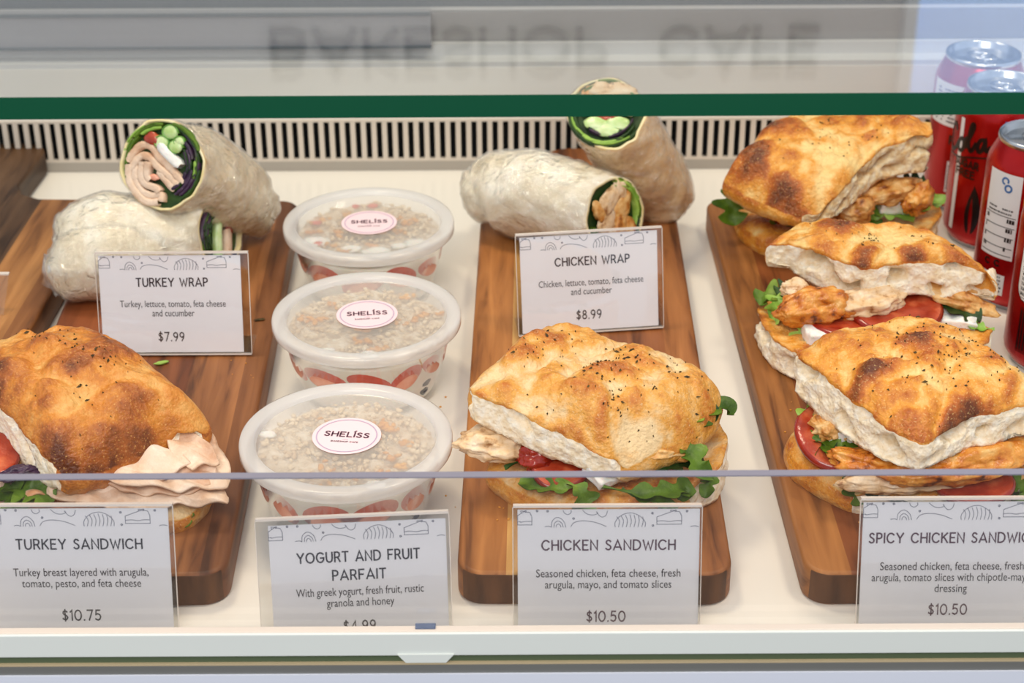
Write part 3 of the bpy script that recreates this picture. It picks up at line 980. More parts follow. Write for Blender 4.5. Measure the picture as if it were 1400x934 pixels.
def parfait(label, px, py, seed, text_rot, toast_bias=0, open_spots=(), film_pull=None, zl=.052):
    rnd = random.Random(seed)
    c = P(px, py, zl); c.z = 0
    root = thing('parfait_cup', label, 'parfait', c, 'round lidded parfait cups in a row')
    rb, rt, h = .0435, .0535, .046

    def rin(z): return rb + (rt - rb) * (z / h) - .0012
    # cup
    V, F = lathe([(0.0001, .0012), (rb - .004, .0012), (rb - .001, .002), (rb, .004), (rt, h), (rt + .0025, h + .0005)], 72, c)
    mk('cup', V, F, 'cup_plastic', root)
    # yogurt body
    V, F = lathe([(0.0001, .003), (rb - .006, .003), (rb - .002, .005), (rin(.015), .015), (rin(.03), .03), (rin(.039), .039), (rin(.04) - .002, .0405), (0.0001, .0415)], 72, c)
    mk('yogurt', V, F, 'yogurt', root)
    # strawberry slices against the wall
    a = 180.0 + rnd.uniform(0, 20)
    while a < 372:
        wdeg = rnd.uniform(26, 38)
        zt = rnd.uniform(.036, .0405); zb_ = rnd.uniform(.014, .021)
        tilt = rnd.uniform(-.005, .005)
        pts = []
        for i in range(22):
            t = 2 * math.pi * i / 22
            x = math.cos(t); y = math.sin(t)
            yy = y if y > 0 else y * .62
            pts.append((a + wdeg / 2 + x * wdeg / 2 * (1 + .06 * math.sin(3 * t)), (zt + zb_) / 2 + yy * (zt - zb_) / 2 + tilt * x))
        V, F = on_wall(c, rin, pts, .0007)
        s_ = mk('strawberry_slice', V, F, 'strawberry', root)
        inner = [(a + wdeg / 2 + (p[0] - a - wdeg / 2) * .74, (zt + zb_) / 2 - .002 + (p[1] - (zt + zb_) / 2) * .62) for p in pts]
        V, F = on_wall(c, lambda z: rin(z) + .0006, inner, .0003)
        mk('flesh', V, F, 'strawberry_flesh', s_)
        a += wdeg * rnd.uniform(.9, 1.15)
    for k in range(3):
        aa = (322 if k < 2 else 250) + rnd.uniform(-8, 8); zz = rnd.uniform(.012, .020) if k < 2 else .03
        rr = rin(zz) - .001
        V, F = lump_vf(c + Vector((rr * math.cos(R(aa)), rr * math.sin(R(aa)), zz)), (.004, .004, .0035), rotz(aa) @ Matrix.Diagonal((.35, 1, 1)), seed + k, .2)
        mk('blueberry', V, F, 'blueberry', root)
    # granola bed
    V = []; F = []
    nr, na = 26, 60
    for i in range(nr):
        r0 = .0495 * (i + .02) / (nr - 1)
        for j in range(na):
            t = 2 * math.pi * j / na
            p = Vector((r0 * math.cos(t), r0 * math.sin(t), 0))
            V.append(c + p + Vector((0, 0, .0425 + .0022 * fnoise(p, 160, seed))))
    for i in range(nr - 1):
        for j in range(na):
            k = (j + 1) % na
            F.append((i * na + j, i * na + k, (i + 1) * na + k, (i + 1) * na + j))
    mk('granola_bed', V, F, 'granola_bed', root)
    g = MB(); g2 = MB()
    for k in range(420):
        rr = .048 * math.sqrt(rnd.random()); t = rnd.uniform(0, 2 * math.pi)
        s = rnd.uniform(.0009, .0024)
        v, f = lump_vf(c + Vector((rr * math.cos(t), rr * math.sin(t), .0448 + rnd.uniform(-.0006, .0008))), (s, s * rnd.uniform(.6, 1), s * .6), euler(rnd.uniform(-20, 20), 0, rnd.uniform(0, 180)), k, .25, 2, 1)
        g.add(v, f)
    # toasted clusters
    for k in range(15):
        rr = .042 * math.sqrt(rnd.random()); t = rnd.uniform(0, 2 * math.pi)
        if toast_bias and k < 5: rr = rnd.uniform(.015, .03); t = R(rnd.uniform(10, 60))
        for q in range(rnd.randint(3, 7)):
            s = rnd.uniform(.0011, .0024)
            v, f = lump_vf(c + Vector((rr * math.cos(t) + rnd.gauss(0, .003), rr * math.sin(t) + rnd.gauss(0, .0022), .0462 + rnd.uniform(-.0003, .0006))), (s * 1.4, s * .8, s * .6), rotz(rnd.uniform(0, 180)), k * 7 + q, .25, 2, 1)
            g2.add(v, f)
    g.mk('granola', 'granola', root, kind='stuff')
    g2.mk('toasted_flakes', 'granola_toasted', root, kind='stuff')
    if open_spots:
        y_ = MB(); s2 = MB()
        for (dx, dy, s, red) in open_spots:
            v, f = lump_vf(c + Vector((dx, dy, .0462)), (s, s * .7, .0014), None, dx * 99, .25, 2, 2)
            (s2 if red else y_).add(v, f)
        y_.mk('yogurt_dollop', 'feta', root, kind='stuff')
        if s2.V: s2.mk('fruit_bits', 'strawberry', root, kind='stuff')
    # lid
    lid_r = .059
    V, F = lathe([(0.0001, .0495), (.0485, .0495), (.0495, .0500)], 96, c)
    lid = mk('lid', V, F, 'lid_plastic', root, label='translucent frosted lid')
    V, F = lathe([(.0495, .0500), (.0502, .0522), (.0512, .0530), (.0570, .0530), (.0585, .0524), (lid_r, .0508), (lid_r, .0468), (.0583, .0462), (.0555, .0460)], 96, c)
    mk('lid_rim', V, F, 'lid_rim', lid)
    # sticker
    q = rotz(text_rot)
    sc = c + Vector((.000, .004, 0))

    def disc(r0, r1, z, n=56):
        V = []; F = []
        for r_, in ((r0,), (r1,)):
            for i in range(n):
                t = 2 * math.pi * i / n
                V.append(sc + Vector((r_ * math.cos(t), r_ * math.sin(t), z)))
        for i in range(n):
            j = (i + 1) % n
            F.append((i, j, j + n, i + n))
        return V, F
    V, F = disc(.00001, .0192, .0501)
    stk = mk('sticker', V, F, 'sticker_pink', lid, smooth=False)
    m_ = MB(); v, f = disc(.0164, .0171, .05025); m_.add(v, f, 1)
    v2, f2 = text_strokes('SHELISS', .0046, .0245, .2)
    m_.add([sc + q @ Vector((p.x, p.y - .0012, .0503)) for p in v2], f2, 0)
    v2, f2 = stroke2d([(.0038, .0040), (.0046, .0052)], .0009)
    m_.add([sc + q @ Vector((p.x, p.y, .0503)) for p in v2], f2, 0)
    v2, f2 = text_strokes('BAKESHOP CAFE', .0012, .0150, .2)
    m_.add([sc + q @ Vector((p.x, p.y - .0070, .0503)) for p in v2], f2, 0)
    v2, f2 = stroke2d([(-.0015, -.0042), (.0015, -.0042)], .0003)
    m_.add([sc + q @ Vector((p.x, p.y, .0503)) for p in v2], f2, 1)
    m_.mk('sticker_print', ['ink_plum', 'sticker_ring'], lid, smooth=False)
    return root


parfait('front parfait cup with clear pink round sticker, nearest the glass front', 473, 597, 3, -7, 1, [(-.045, .012, .005, 0), (.018, -.040, .006, 0)])
parfait('middle parfait cup with red strawberry slices showing through its side', 501, 430, 8, 5, 0, [(.004, -.041, .006, 0), (-.022, -.036, .005, 0)])
parfait('back parfait cup with white yogurt patches under the lid', 504, 304, 14, 3, 0,
        [(-.035, -.018, .010, 0), (.008, -.035, .010, 0), (.034, -.022, .009, 0), (-.010, -.030, .007, 0), (.022, -.026, .006, 0), (-.038, .012, .004, 1), (-.033, -.022, .004, 1), (.0, .040, .004, 1), (-.012, .039, .003, 1)])


# ==================================================================== BREAD AND FILLINGS
def resample(pts, n):
    L = [0]
    m = len(pts)
    for i in range(m): L.append(L[-1] + (pts[(i + 1) % m][0] - pts[i][0]).length)
    out = []
    for k in range(n):
        s = L[-1] * k / n
        i = max(j for j in range(m) if L[j] <= s)
        t = (s - L[i]) / max(1e-9, L[i + 1] - L[i])
        a, b = pts[i], pts[(i + 1) % m]
        out.append((a[0].lerp(b[0], t), a[1] * (1 - t) + b[1] * t, a[2]))
    return out


def bread(name, outline, zc, parent, crust='crust', crumb='crumb', seed=1.0, bump=.007, cell=26, bubble=(), n=260, rings=58, holes=.5, flecks=0, label=None, tilt_in=0.0, dome=0.0, brown0=.34, rnd_edge=.005, under='crumb'):
    """focaccia piece: outline = (px, py, z, thickness, 'c' crust side or 'x' cut side)"""
    pts = [(P(o[0], o[1], o[2]), o[3], o[4]) for o in outline]
    rs = resample(pts, n)
    cen = sum((r[0] for r in rs), Vector()) / n
    # smooth cut mask
    cut = [1.0 if r[2] == 'x' else 0.0 for r in rs]
    cuts = [sum(cut[(i + k) % n] for k in range(-2, 3)) / 5 for i in range(n)]
    rim = []
    for i in range(n):
        p = sum((rs[(i + k) % n][0] for k in range(-2, 3)), Vector()) / 5
        rim.append(p)
    th = [sum(rs[(i + k) % n][1] for k in range(-3, 4)) / 7 for i in range(n)]
    nor = []
    for i in range(n):
        t = rim[(i + 1) % n] - rim[i - 1]
        nv = Vector((t.y, -t.x, 0)).normalized()
        if nv.dot(rim[i] - cen) < 0: nv = -nv
        nor.append(nv)
    V = []; A = []; F = []; M = []
    off = Vector((seed * 5.3, seed * 2.1, seed))

    def field(p):
        q = Vector((p.x, p.y, 0)) * cell + off
        w = Vector((noise.noise(q * 1.9), noise.noise(q * 1.9 + Vector((7, 3, 1))), 0)) * .5
        d = noise.voronoi(q * 1.35 + w)[0]
        ridge = min(1, (d[1] - d[0]) * 2.6) ** .7
        dm = (1 - min(1, d[0] * 1.1) ** 2)
        d2 = noise.voronoi(q * 3.9 + w * 2)[0]
        sm = max(0, .5 - d2[0]) * (1 if noise.noise(q * 2.3) > -.05 else .2)
        f = .62 * dm * (.25 + .75 * ridge) + .30 * noise.fractal(q * 2.1, 1, 2, 4) + .30 * noise.noise(q * .8) + .30 * sm
        return f
    B = [(P(b[0], b[1], zc), b[2], b[3], b[4]) for b in bubble]

    def bub(p):
        h = 0; br = 0
        for c, r, hh, bb in B:
            d = math.hypot(p.x - c.x, p.y - c.y) / r
            if d < 1.6:
                g = math.exp(-(d * 1.35) ** 2 * 1.0)
                h += hh * g
                br += bb * math.exp(-(d * 1.2) ** 2)
        return h, br
    for k in range(rings + 1):
        r = k / rings
        for i in range(n):
            p = cen.lerp(rim[i], r)
            ce = 1 - r ** 3
            z = rim[i].z * r ** 3 + (zc - .003) * (1 - r ** 3)
            f = field(p)
            edge = 1 - max(0, (r - .86) / .14) ** 2 * .75
            h, br = bub(p)
            z += (f - .25) * bump * edge + h * (1 - r ** 8) + noise.fractal(p * 190 + off, 1, 2, 3) * .0009
            z -= (1 - cuts[i]) * rnd_edge * max(0, (r - .84) / .16) ** 2
            V.append(Vector((p.x, p.y, z)))
            bv = brown0 + (f - .33) * .85 + br + .22 * noise.fractal(p * 70 + off, 1, 2, 4)
            A.append(max(0, min(1.2, bv)))
    for k in range(rings):
        for i in range(n):
            j = (i + 1) % n
            F.append((k * n + i, k * n + j, (k + 1) * n + j, (k + 1) * n + i)); M.append(0)
    # side
    S = 12
    base = rings * n
    prev = base
    for k in range(1, S + 1):
        s = k / S
        st = len(V)
        for i in range(n):
            p0 = V[base + i]
            c_ = cuts[i]
            t = th[i]
            # crust side bulges out then tucks under; cut side is straight and ragged
            bulge = math.sin(s * math.pi * .9) * t * .22 - s * t * .25
            q = rim[i] * 140 + Vector((0, 0, s * t * 140)) + off
            rag = noise.fractal(q, 1, 2, 4) * .0010
            hn = noise.noise(rim[i] * 62 + Vector((0, 0, s * t * 95)) + off * 2)
            hole = -max(0, hn - .16) * .06 * holes * math.sin(math.pi * min(1, s * 1.02))
            o = (1 - c_) * bulge + c_ * (rag * 1.6 + hole - tilt_in * s * t) + (1 - c_) * rag * .4
            bot = p0.z - t * s
            V.append(Vector((p0.x, p0.y, 0)) + nor[i] * o + Vector((0, 0, bot + (rag if k == S else 0) * 1.2)))
            A.append(max(0, brown0 + .15 - .3 * s + .2 * noise.noise(q * .5)))
        for i in range(n):
            j = (i + 1) % n
            F.append((prev + i, prev + j, st + j, st + i))
            M.append(1 if cuts[i] > .5 and k > 1 else (0 if (s < .85) else 0))
        prev = st
    # underside
    for k in range(1, 6):
        st = len(V)
        s = 1 - k / 5
        for i in range(n):
            p = V[base + S * n + i]
            q = Vector((cen.x, cen.y, zc - max(th) * .9)).lerp(p, s)
            q.z = p.z * s + (sum(V[base + S * n + a].z for a in range(0, n, 20)) / len(range(0, n, 20))) * (1 - s)
            V.append(q); A.append(.3)
        for i in range(n):
            j = (i + 1) % n
            F.append((prev + i, prev + j, st + j, st + i)); M.append(1)
        prev = st
    o = mk(name, V, F, [crust, crumb], parent, fm=M, attr=A, label=label)
    if flecks:
        rnd = random.Random(int(seed * 10))
        mb = MB()
        anchors = [rnd.randrange(int(n * rings * .15), n * (rings - 4)) for _ in range(max(3, flecks // 9))]
        for q in range(int(flecks * .62)):
            if rnd.random() < .65:
                a = rnd.choice(anchors) + rnd.randint(-14, 14) + n * rnd.randint(-7, 7)
                a = max(n, min(n * (rings - 2), a))
            else:
                a = rnd.randrange(n * 6, n * (rings - 2))
            p = V[a]
            big = rnd.random() < .12
            l = rnd.uniform(.0004, .0011) * (2.1 if big else 1); w = l * rnd.uniform(.3, .6)
            an = rnd.uniform(0, math.pi)
            e1 = Vector((math.cos(an), math.sin(an), rnd.uniform(-.3, .3))) * l
            e2 = Vector((-math.sin(an), math.cos(an), rnd.uniform(-.3, .3))) * w
            z = Vector((0, 0, .0003)); z2 = Vector((0, 0, .0011))
            c = p
            mb.add([c - e1, c + e2 + z, c + e1 + z, c - e2, c + z2], [(0, 1, 4), (1, 2, 4), (2, 3, 4), (3, 0, 4)])
        mb.mk('herb_flecks', 'herb', o, smooth=False, kind='stuff')
    return o


def leaf(parent, pts, width, mat='arugula', seed=1, curl=.35, up=Vector((0, -.3, 1)), lobes=3, stem=.28, name='arugula_leaf'):
    """lobed leaf along world points"""
    rows = 30
    rnd = random.Random(seed)
    P3 = [Vector(p) for p in pts]

    def pos(s):
        t = s * (len(P3) - 1)
        i = min(int(t), len(P3) - 2)
        u = t - i
        p0 = P3[max(0, i - 1)]; p1 = P3[i]; p2 = P3[i + 1]; p3 = P3[min(len(P3) - 1, i + 2)]
        return .5 * ((2 * p1) + (p2 - p0) * u + (2 * p0 - 5 * p1 + 4 * p2 - p3) * u * u + (3 * p1 - p0 - 3 * p2 + p3) * u ** 3)
    V = []; F = []
    ph = rnd.uniform(0, 6)
    for k in range(rows + 1):
        s = k / rows
        p = pos(s)
        d = (pos(min(1, s + .02)) - pos(max(0, s - .02))).normalized()
        side = d.cross(up).normalized()
        upn = side.cross(d).normalized()
        if s < stem: w = width * .05 + .0003
        else:
            t = (s - stem) / (1 - stem)
            env = math.sin(math.pi * min(1, t ** .8 * .93 + .05)) ** .7
            lob = .28 + .72 * abs(math.sin(t * math.pi * (lobes + 1) + .6)) ** 1.3 if t < .68 else 1.0
            w = width * .5 * env * lob + .0004
        for j in (-2, -1, 0, 1, 2):
            u = j / 2
            wv = math.sin(s * 17 + ph + j) * width * .05
            V.append(p + side * w * u + upn * (abs(u) ** 1.5 * w * curl + (wv if j else 0) - (.0002 if j == 0 else 0)))
    for k in range(rows):
        for j in range(4):
            a = k * 5 + j
            F.append((a, a + 1, a + 6, a + 5))
    # give it a little thickness
    n0 = len(V)
    V2 = [v + Vector((0, 0, -.00035)) for v in V]
    F2 = [tuple(reversed([i + n0 for i in f])) for f in F]
    return mk(name, V + V2, F + F2, mat, parent)


def leafp(parent, pp, width, mat='arugula', seed=1, **kw):
    return leaf(parent, [P(*a) for a in pp], width, mat, seed, **kw)


def tomato(parent, c, r, th, rot, seed=1, name='tomato_slice'):
    n = 48
    V = []; F = []; M = []
    prof = [(0, th / 2, 0), (.35, th / 2, 0), (.8, th / 2, 0), (.93, th / 2, 1), (1.0, th * .25, 1), (1.0, -th * .25, 1), (.93, -th / 2, 1), (0, -th / 2, 0)]
    for (a, z, m) in prof:
        for i in range(n):
            t = 2 * math.pi * i / n
            rr = r * a * (1 + .03 * math.sin(3 * t + seed)) + .00001
            w = .0012 * math.sin(2 * t + seed) * a
            V.append(Vector(c) + rot @ Vector((rr * math.cos(t), rr * math.sin(t), z + w)))
    for k in range(len(prof) - 1):
        for i in range(n):
            j = (i + 1) % n
            F.append((k * n + i, k * n + j, (k + 1) * n + j, (k + 1) * n + i)); M.append(prof[k][2] if k < 6 else 0)
    return mk(name, V, F, ['tomato', 'tomato_skin'], parent, fm=M)


def chunk(name, c, d, rot, mat, parent, seed=0, amp=.0008):
    """irregular block (cheese)"""
    bm = bmesh.new()
    bmesh.ops.create_cube(bm, size=1)
    bmesh.ops.subdivide_edges(bm, edges=bm.edges[:], cuts=5, use_grid_fill=True)
    V = []
    for v in bm.verts:
        p = Vector((v.co.x * d[0], v.co.y * d[1], v.co.z * d[2]))
        p += Vector((noise.noise(p * 250 + Vector((seed, 0, 0))), noise.noise(p * 250 + Vector((0, seed + 5, 0))), noise.noise(p * 250 + Vector((0, 0, seed + 9))))) * amp * 1.5
        V.append(rot @ p + Vector(c))
    bm.verts.index_update()
    F = [tuple(v.index for v in f.verts) for f in bm.faces]
    bm.free()
    return mk(name, V, F, mat, parent)


def sheet(name, outline, parent, mat, seed=1, wave=.003, th=.0012, n=120, rings=16, freq=70, ragged=.003):
    """thin folded meat slice from pixel outline (px,py,z)"""
    pts = [(P(*o), 0, 'c') for o in outline]
    rs = resample(pts, n)
    cen = sum((r[0] for r in rs), Vector()) / n
    V = []; F = []
    off = Vector((seed * 3.7, seed, 0))
    for lay in (0, 1):
        for k in range(rings + 1):
            r = k / rings
            for i in range(n):
                rp = rs[i][0]
                rag = 1 + (noise.fractal(rp * 160 + off, 1, 2, 3)) * ragged * 12
                p = cen.lerp(rp, r * (rag if r > .8 else 1 + (rag - 1) * r))
                a = math.atan2(rp.y - cen.y, rp.x - cen.x)
                w = wave * (.4 + .6 * r) * math.sin((p.x * .5 + p.y * 1.0) * 420 + seed + 3 * noise.noise(p * 45 + off)) * .55 + wave * .9 * noise.noise(p * freq + off)
                V.append(p + Vector((0, 0, w - lay * th)))
    tot = (rings + 1) * n
    for lay in (0, 1):
        for k in range(rings):
            for i in range(n):
                j = (i + 1) % n
                f = (lay * tot + k * n + i, lay * tot + k * n + j, lay * tot + (k + 1) * n + j, lay * tot + (k + 1) * n + i)
                F.append(f if lay == 0 else tuple(reversed(f)))
    for i in range(n):
        j = (i + 1) % n
        a = rings * n
        F.append((a + i, a + j, tot + a + j, tot + a + i))
    return mk(name, V, F, mat, parent)


# ---------- chicken sandwich (centre)
cs = thing('chicken_sandwich', 'pale golden chicken focaccia sandwich alone on the striped middle board', 'sandwich', P(810, 620, ZB))
bread('bottom_bread', [(664, 630, .040, .017, 'c'), (700, 575, .040, .018, 'c'), (780, 540, .040, .018, 'c'), (890, 540, .040, .018, 'x'), (978, 572, .048, .024, 'x'),
                       (997, 600, .048, .024, 'x'), (985, 638, .044, .022, 'x'), (945, 668, .038, .017, 'c'), (890, 684, .037, .016, 'c'), (810, 690, .037, .016, 'c'), (740, 675, .038, .016, 'c'), (695, 652, .039, .016, 'c')],
      .042, cs, 'crust_light', 'crumb', 2.2, bump=.003, n=160, rings=20)
bread('top_bread', [(638, 524, .084, .018, 'c'), (656, 504, .088, .02, 'c'), (668, 494, .090, .022, 'c'), (700, 466, .092, .022, 'c'), (752, 436, .092, .024, 'c'), (800, 442, .092, .024, 'c'),
                    (838, 462, .090, .024, 'c'), (850, 456, .091, .024, 'c'), (874, 466, .089, .024, 'c'), (930, 478, .089, .022, 'c'), (965, 502, .084, .02, 'c'), (987, 528, .077, .018, 'c'), (979, 556, .073, .018, 'c'),
                    (940, 588, .070, .018, 'c'), (900, 604, .068, .016, 'c'), (868, 622, .064, .012, 'c'), (850, 632, .060, .009, 'x'), (832, 624, .064, .013, 'x'), (790, 603, .069, .017, 'x'), (740, 578, .076, .020, 'x'), (690, 555, .080, .020, 'x'), (652, 540, .083, .018, 'x')],
      .094, cs, 'crust_light', 'crumb', 1.0, bump=.009, cell=24, flecks=240, brown0=.30, holes=.35,
      bubble=[(790, 530, .022, .010, .42), (740, 555, .014, .004, .35), (700, 488, .012, .006, .25), (925, 520, .022, .007, .15), (835, 600, .012, .003, .18), (648, 518, .008, .003, .3), (880, 470, .014, .003, .15), (862, 545, .008, -.006, -.35), (700, 530, .009, -.003, -.3), (975, 520, .008, .002, .3), (760, 450, .02, .002, .12)])
lump('chicken_piece', P(682, 606, .052), (.023, .014, .0085), euler(0, 8, 16), 'chicken_white', cs, 3, .16, label='pale peppered chicken slice')
lump('chicken_piece', P(912, 612, .056), (.024, .011, .008), euler(0, 8, 35), 'chicken', cs, 5, .16)
lump('tomato_piece', P(735, 622, .050), (.012, .010, .007), euler(20, 0, 30), 'tomato_skin', cs, 7, .1)
tomato(cs, P(765, 640, .046), .016, .004, euler(14, 4, 0), 2)
chunk('feta_block', P(826, 648, .048), (.019, .015, .005), euler(18, 8, 42), 'feta', cs, 3)
for i, (pp, w, m_) in enumerate([
    ([(800, 660, .046), (770, 668, .045), (735, 665, .042), (710, 658, .040)], .012, 'arugula'),
    ([(760, 655, .047), (790, 668, .046), (800, 690, .038), (795, 712, .030)], .016, 'arugula'),
    ([(820, 665, .047), (860, 672, .045), (905, 674, .043), (935, 668, .040), (930, 684, .034)], .015, 'arugula'),
    ([(850, 668, .045), (875, 680, .042), (915, 690, .036), (900, 705, .030)], .013, 'arugula'),
    ([(905, 620, .060), (925, 610, .060), (945, 618, .058), (955, 640, .052), (975, 655, .046)], .016, 'arugula'),
    ([(930, 600, .062), (940, 580, .068), (965, 562, .07), (990, 556, .068), (1004, 566, .064)], .015, 'arugula'),
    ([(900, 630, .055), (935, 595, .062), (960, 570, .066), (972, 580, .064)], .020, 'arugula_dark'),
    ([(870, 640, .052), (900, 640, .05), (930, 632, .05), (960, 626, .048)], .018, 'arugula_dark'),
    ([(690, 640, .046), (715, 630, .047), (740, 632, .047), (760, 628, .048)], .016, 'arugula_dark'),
    ([(955, 650, .045), (970, 655, .040), (962, 680, .032)], .010, 'arugula'),
]): leafp(cs, pp, w, m_, i + 3, lobes=2.5)

# ---------- turkey sandwich (left)
ts = thing('turkey_sandwich', 'large turkey focaccia sandwich with pale meat folds at the left edge', 'sandwich', P(120, 640, ZB))
bread('bottom_bread', [(-70, 600, .040, .018, 'x'), (-20, 560, .040, .018, 'x'), (120, 550, .040, .018, 'c'), (230, 600, .040, .018, 'c'), (290, 640, .038, .017, 'c'), (280, 672, .036, .015, 'c'), (250, 700, .034, .013, 'c'), (170, 705, .034, .013, 'c'), (60, 705, .034, .013, 'x'), (-40, 680, .036, .015, 'x')],
      .042, ts, 'crust_light', 'crumb', 4.2, bump=.003, n=140, rings=18)
bread('top_bread', [(-70, 500, .085, .024, 'c'), (-40, 470, .090, .024, 'c'), (0, 456, .092, .024, 'c'), (28, 446, .093, .024, 'c'), (45, 455, .092, .024, 'c'), (72, 440, .094, .024, 'c'), (120, 441, .093, .024, 'c'), (160, 463, .089, .022, 'c'),
                    (205, 492, .084, .02, 'c'), (245, 526, .078, .018, 'c'), (276, 552, .071, .016, 'c'), (287, 572, .065, .012, 'c'), (278, 586, .062, .010, 'x'), (258, 592, .062, .010, 'x'), (235, 592, .063, .012, 'c'), (200, 608, .063, .013, 'c'), (150, 630, .062, .012, 'c'),
                    (112, 641, .062, .012, 'c'), (78, 640, .064, .015, 'x'), (60, 625, .067, .02, 'x'), (35, 592, .073, .026, 'x'), (0, 553, .080, .028, 'x'), (-40, 525, .084, .028, 'x')],
      .099, ts, 'crust_dark', 'crumb', 6.0, bump=.008, cell=20, flecks=110, brown0=.42, holes=.4,
      bubble=[(70, 470, .012, .007, .35), (18, 490, .009, .004, .15), (110, 565, .013, .002, .5), (60, 460, .010, .003, .1), (190, 540, .032, .005, .22), (100, 520, .02, -.004, -.22), (40, 530, .03, .002, -.15), (235, 560, .02, .002, .2), (130, 610, .022, .002, -.2), (100, 470, .02, .003, -.1), (130, 520, .01, -.004, 0)])
sheet('turkey_slice', [(110, 640, .056), (200, 605, .058), (232, 580, .058), (272, 580, .056), (298, 605, .050), (316, 640, .044), (314, 668, .040), (240, 668, .046), (160, 660, .052)], ts, 'turkey_meat', 1, .0022)
sheet('turkey_slice', [(75, 650, .052), (140, 640, .054), (230, 640, .050), (304, 645, .042), (314, 690, .036), (260, 690, .036), (190, 698, .038), (110, 692, .040), (60, 676, .044)], ts, 'turkey_meat', 5, .0026)
sheet('turkey_slice', [(-60, 630, .052), (0, 640, .050), (60, 655, .048), (90, 670, .044), (40, 684, .042), (-30, 680, .042), (-60, 665, .046)], ts, 'turkey_edge', 9, .0028)
sheet('turkey_slice', [(150, 625, .058), (215, 608, .060), (245, 612, .058), (262, 632, .053), (220, 655, .050), (160, 648, .054)], ts, 'turkey_meat', 13, .002)
sheet('turkey_slice', [(130, 655, .050), (200, 640, .053), (262, 628, .052), (296, 640, .046), (300, 662, .042), (240, 676, .042), (170, 674, .044)], ts, 'turkey_edge', 17, .0022)
sheet('turkey_slice', [(225, 590, .061), (262, 590, .060), (290, 610, .056), (300, 632, .050), (262, 640, .052), (232, 616, .057)], ts, 'turkey_meat', 21, .0018)
tomato(ts, P(-16, 624, .056), .017, .005, euler(12, 10, 0), 4)
leafp(ts, [(10, 650, .047), (20, 665, .046), (45, 672, .045), (75, 682, .042)], .026, 'arugula', 2)
leafp(ts, [(-30, 665, .045), (0, 668, .045), (20, 685, .042), (30, 700, .036)], .022, 'arugula', 4)
leafp(ts, [(120, 672, .040), (150, 684, .036), (185, 690, .034)], .014, 'arugula_dark', 5)
leafp(ts, [(225, 680, .034), (248, 685, .032), (252, 705, .027), (250, 722, .023)], .012, 'arugula', 6)
lump('olive_piece', P(22, 648, .054), (.012, .005, .003), euler(0, 0, 25), 'purple_leaf', ts, 4)

# ---------- spicy chicken sandwiches
GRP = None
sa = thing('spicy_chicken_sandwich', 'rearmost spicy chicken sandwich, its top hidden by the green glass edge', 'sandwich', P(1140, 300, ZB), 'spicy chicken sandwiches in a row')
bread('bottom_bread', [(1004, 268, .040, .017, 'c'), (1040, 240, .040, .017, 'c'), (1200, 225, .040, .018, 'c'), (1275, 262, .042, .02, 'x'), (1288, 290, .042, .020, 'x'), (1270, 318, .040, .018, 'x'), (1180, 335, .038, .016, 'x'), (1090, 330, .038, .016, 'c'), (1040, 318, .038, .016, 'c'), (1010, 296, .039, .016, 'c')],
      .042, sa, 'crust', 'crumb_warm', 7.7, bump=.003, n=140, rings=18)
bread('top_bread', [(989, 238, .080, .012, 'c'), (998, 222, .085, .014, 'c'), (1028, 190, .092, .018, 'c'), (1060, 164, .098, .022, 'c'), (1090, 145, .102, .024, 'c'), (1140, 130, .106, .026, 'c'), (1190, 136, .108, .028, 'c'), (1240, 148, .109, .03, 'c'), (1272, 163, .109, .03, 'x'),
                    (1275, 182, .106, .028, 'x'), (1240, 188, .103, .027, 'x'), (1205, 200, .099, .026, 'x'), (1182, 222, .092, .024, 'x'), (1160, 248, .085, .02, 'x'), (1140, 272, .077, .014, 'x'), (1118, 292, .068, .008, 'x'), (1100, 292, .068, .008, 'c'), (1060, 276, .072, .011, 'c'), (1015, 254, .077, .012, 'c')],
      .107, sa, 'crust', 'crumb_warm', 8.3, bump=.008, cell=22, flecks=60, brown0=.38, holes=1.2,
      bubble=[(1083, 212, .016, .007, .5), (1040, 190, .014, .003, .4), (1175, 205, .018, .009, .2), (1110, 250, .03, .004, .0), (1040, 235, .02, .002, .1), (1145, 185, .016, -.004, -.35), (1200, 160, .03, .003, .1), (1060, 255, .01, .002, .2), (1240, 172, .016, .005, .15), (1155, 130, .012, .008, .4)])
lump('chicken_piece', P(1062, 276, .056), (.036, .012, .010), euler(0, 8, -18), 'chicken_white', sa, 9, .14)
lump('chicken_piece', P(1165, 284, .056), (.016, .014, .012), euler(0, 0, 20), 'chicken', sa, 11, .16)
lump('chicken_piece', P(1215, 262, .062), (.026, .012, .008), euler(0, -5, 25), 'chicken', sa, 12, .15)
lump('chicken_piece', P(1255, 272, .056), (.016, .009, .011), euler(0, 0, 50), 'chicken_spiced', sa, 13, .15)
chunk('feta_block', P(1220, 279, .052), (.022, .014, .009), euler(5, 8, 15), 'feta', sa, 5)
lump('tomato_piece', P(1078, 296, .048), (.014, .008, .004), euler(0, 0, 0), 'tomato', sa, 6, .1)
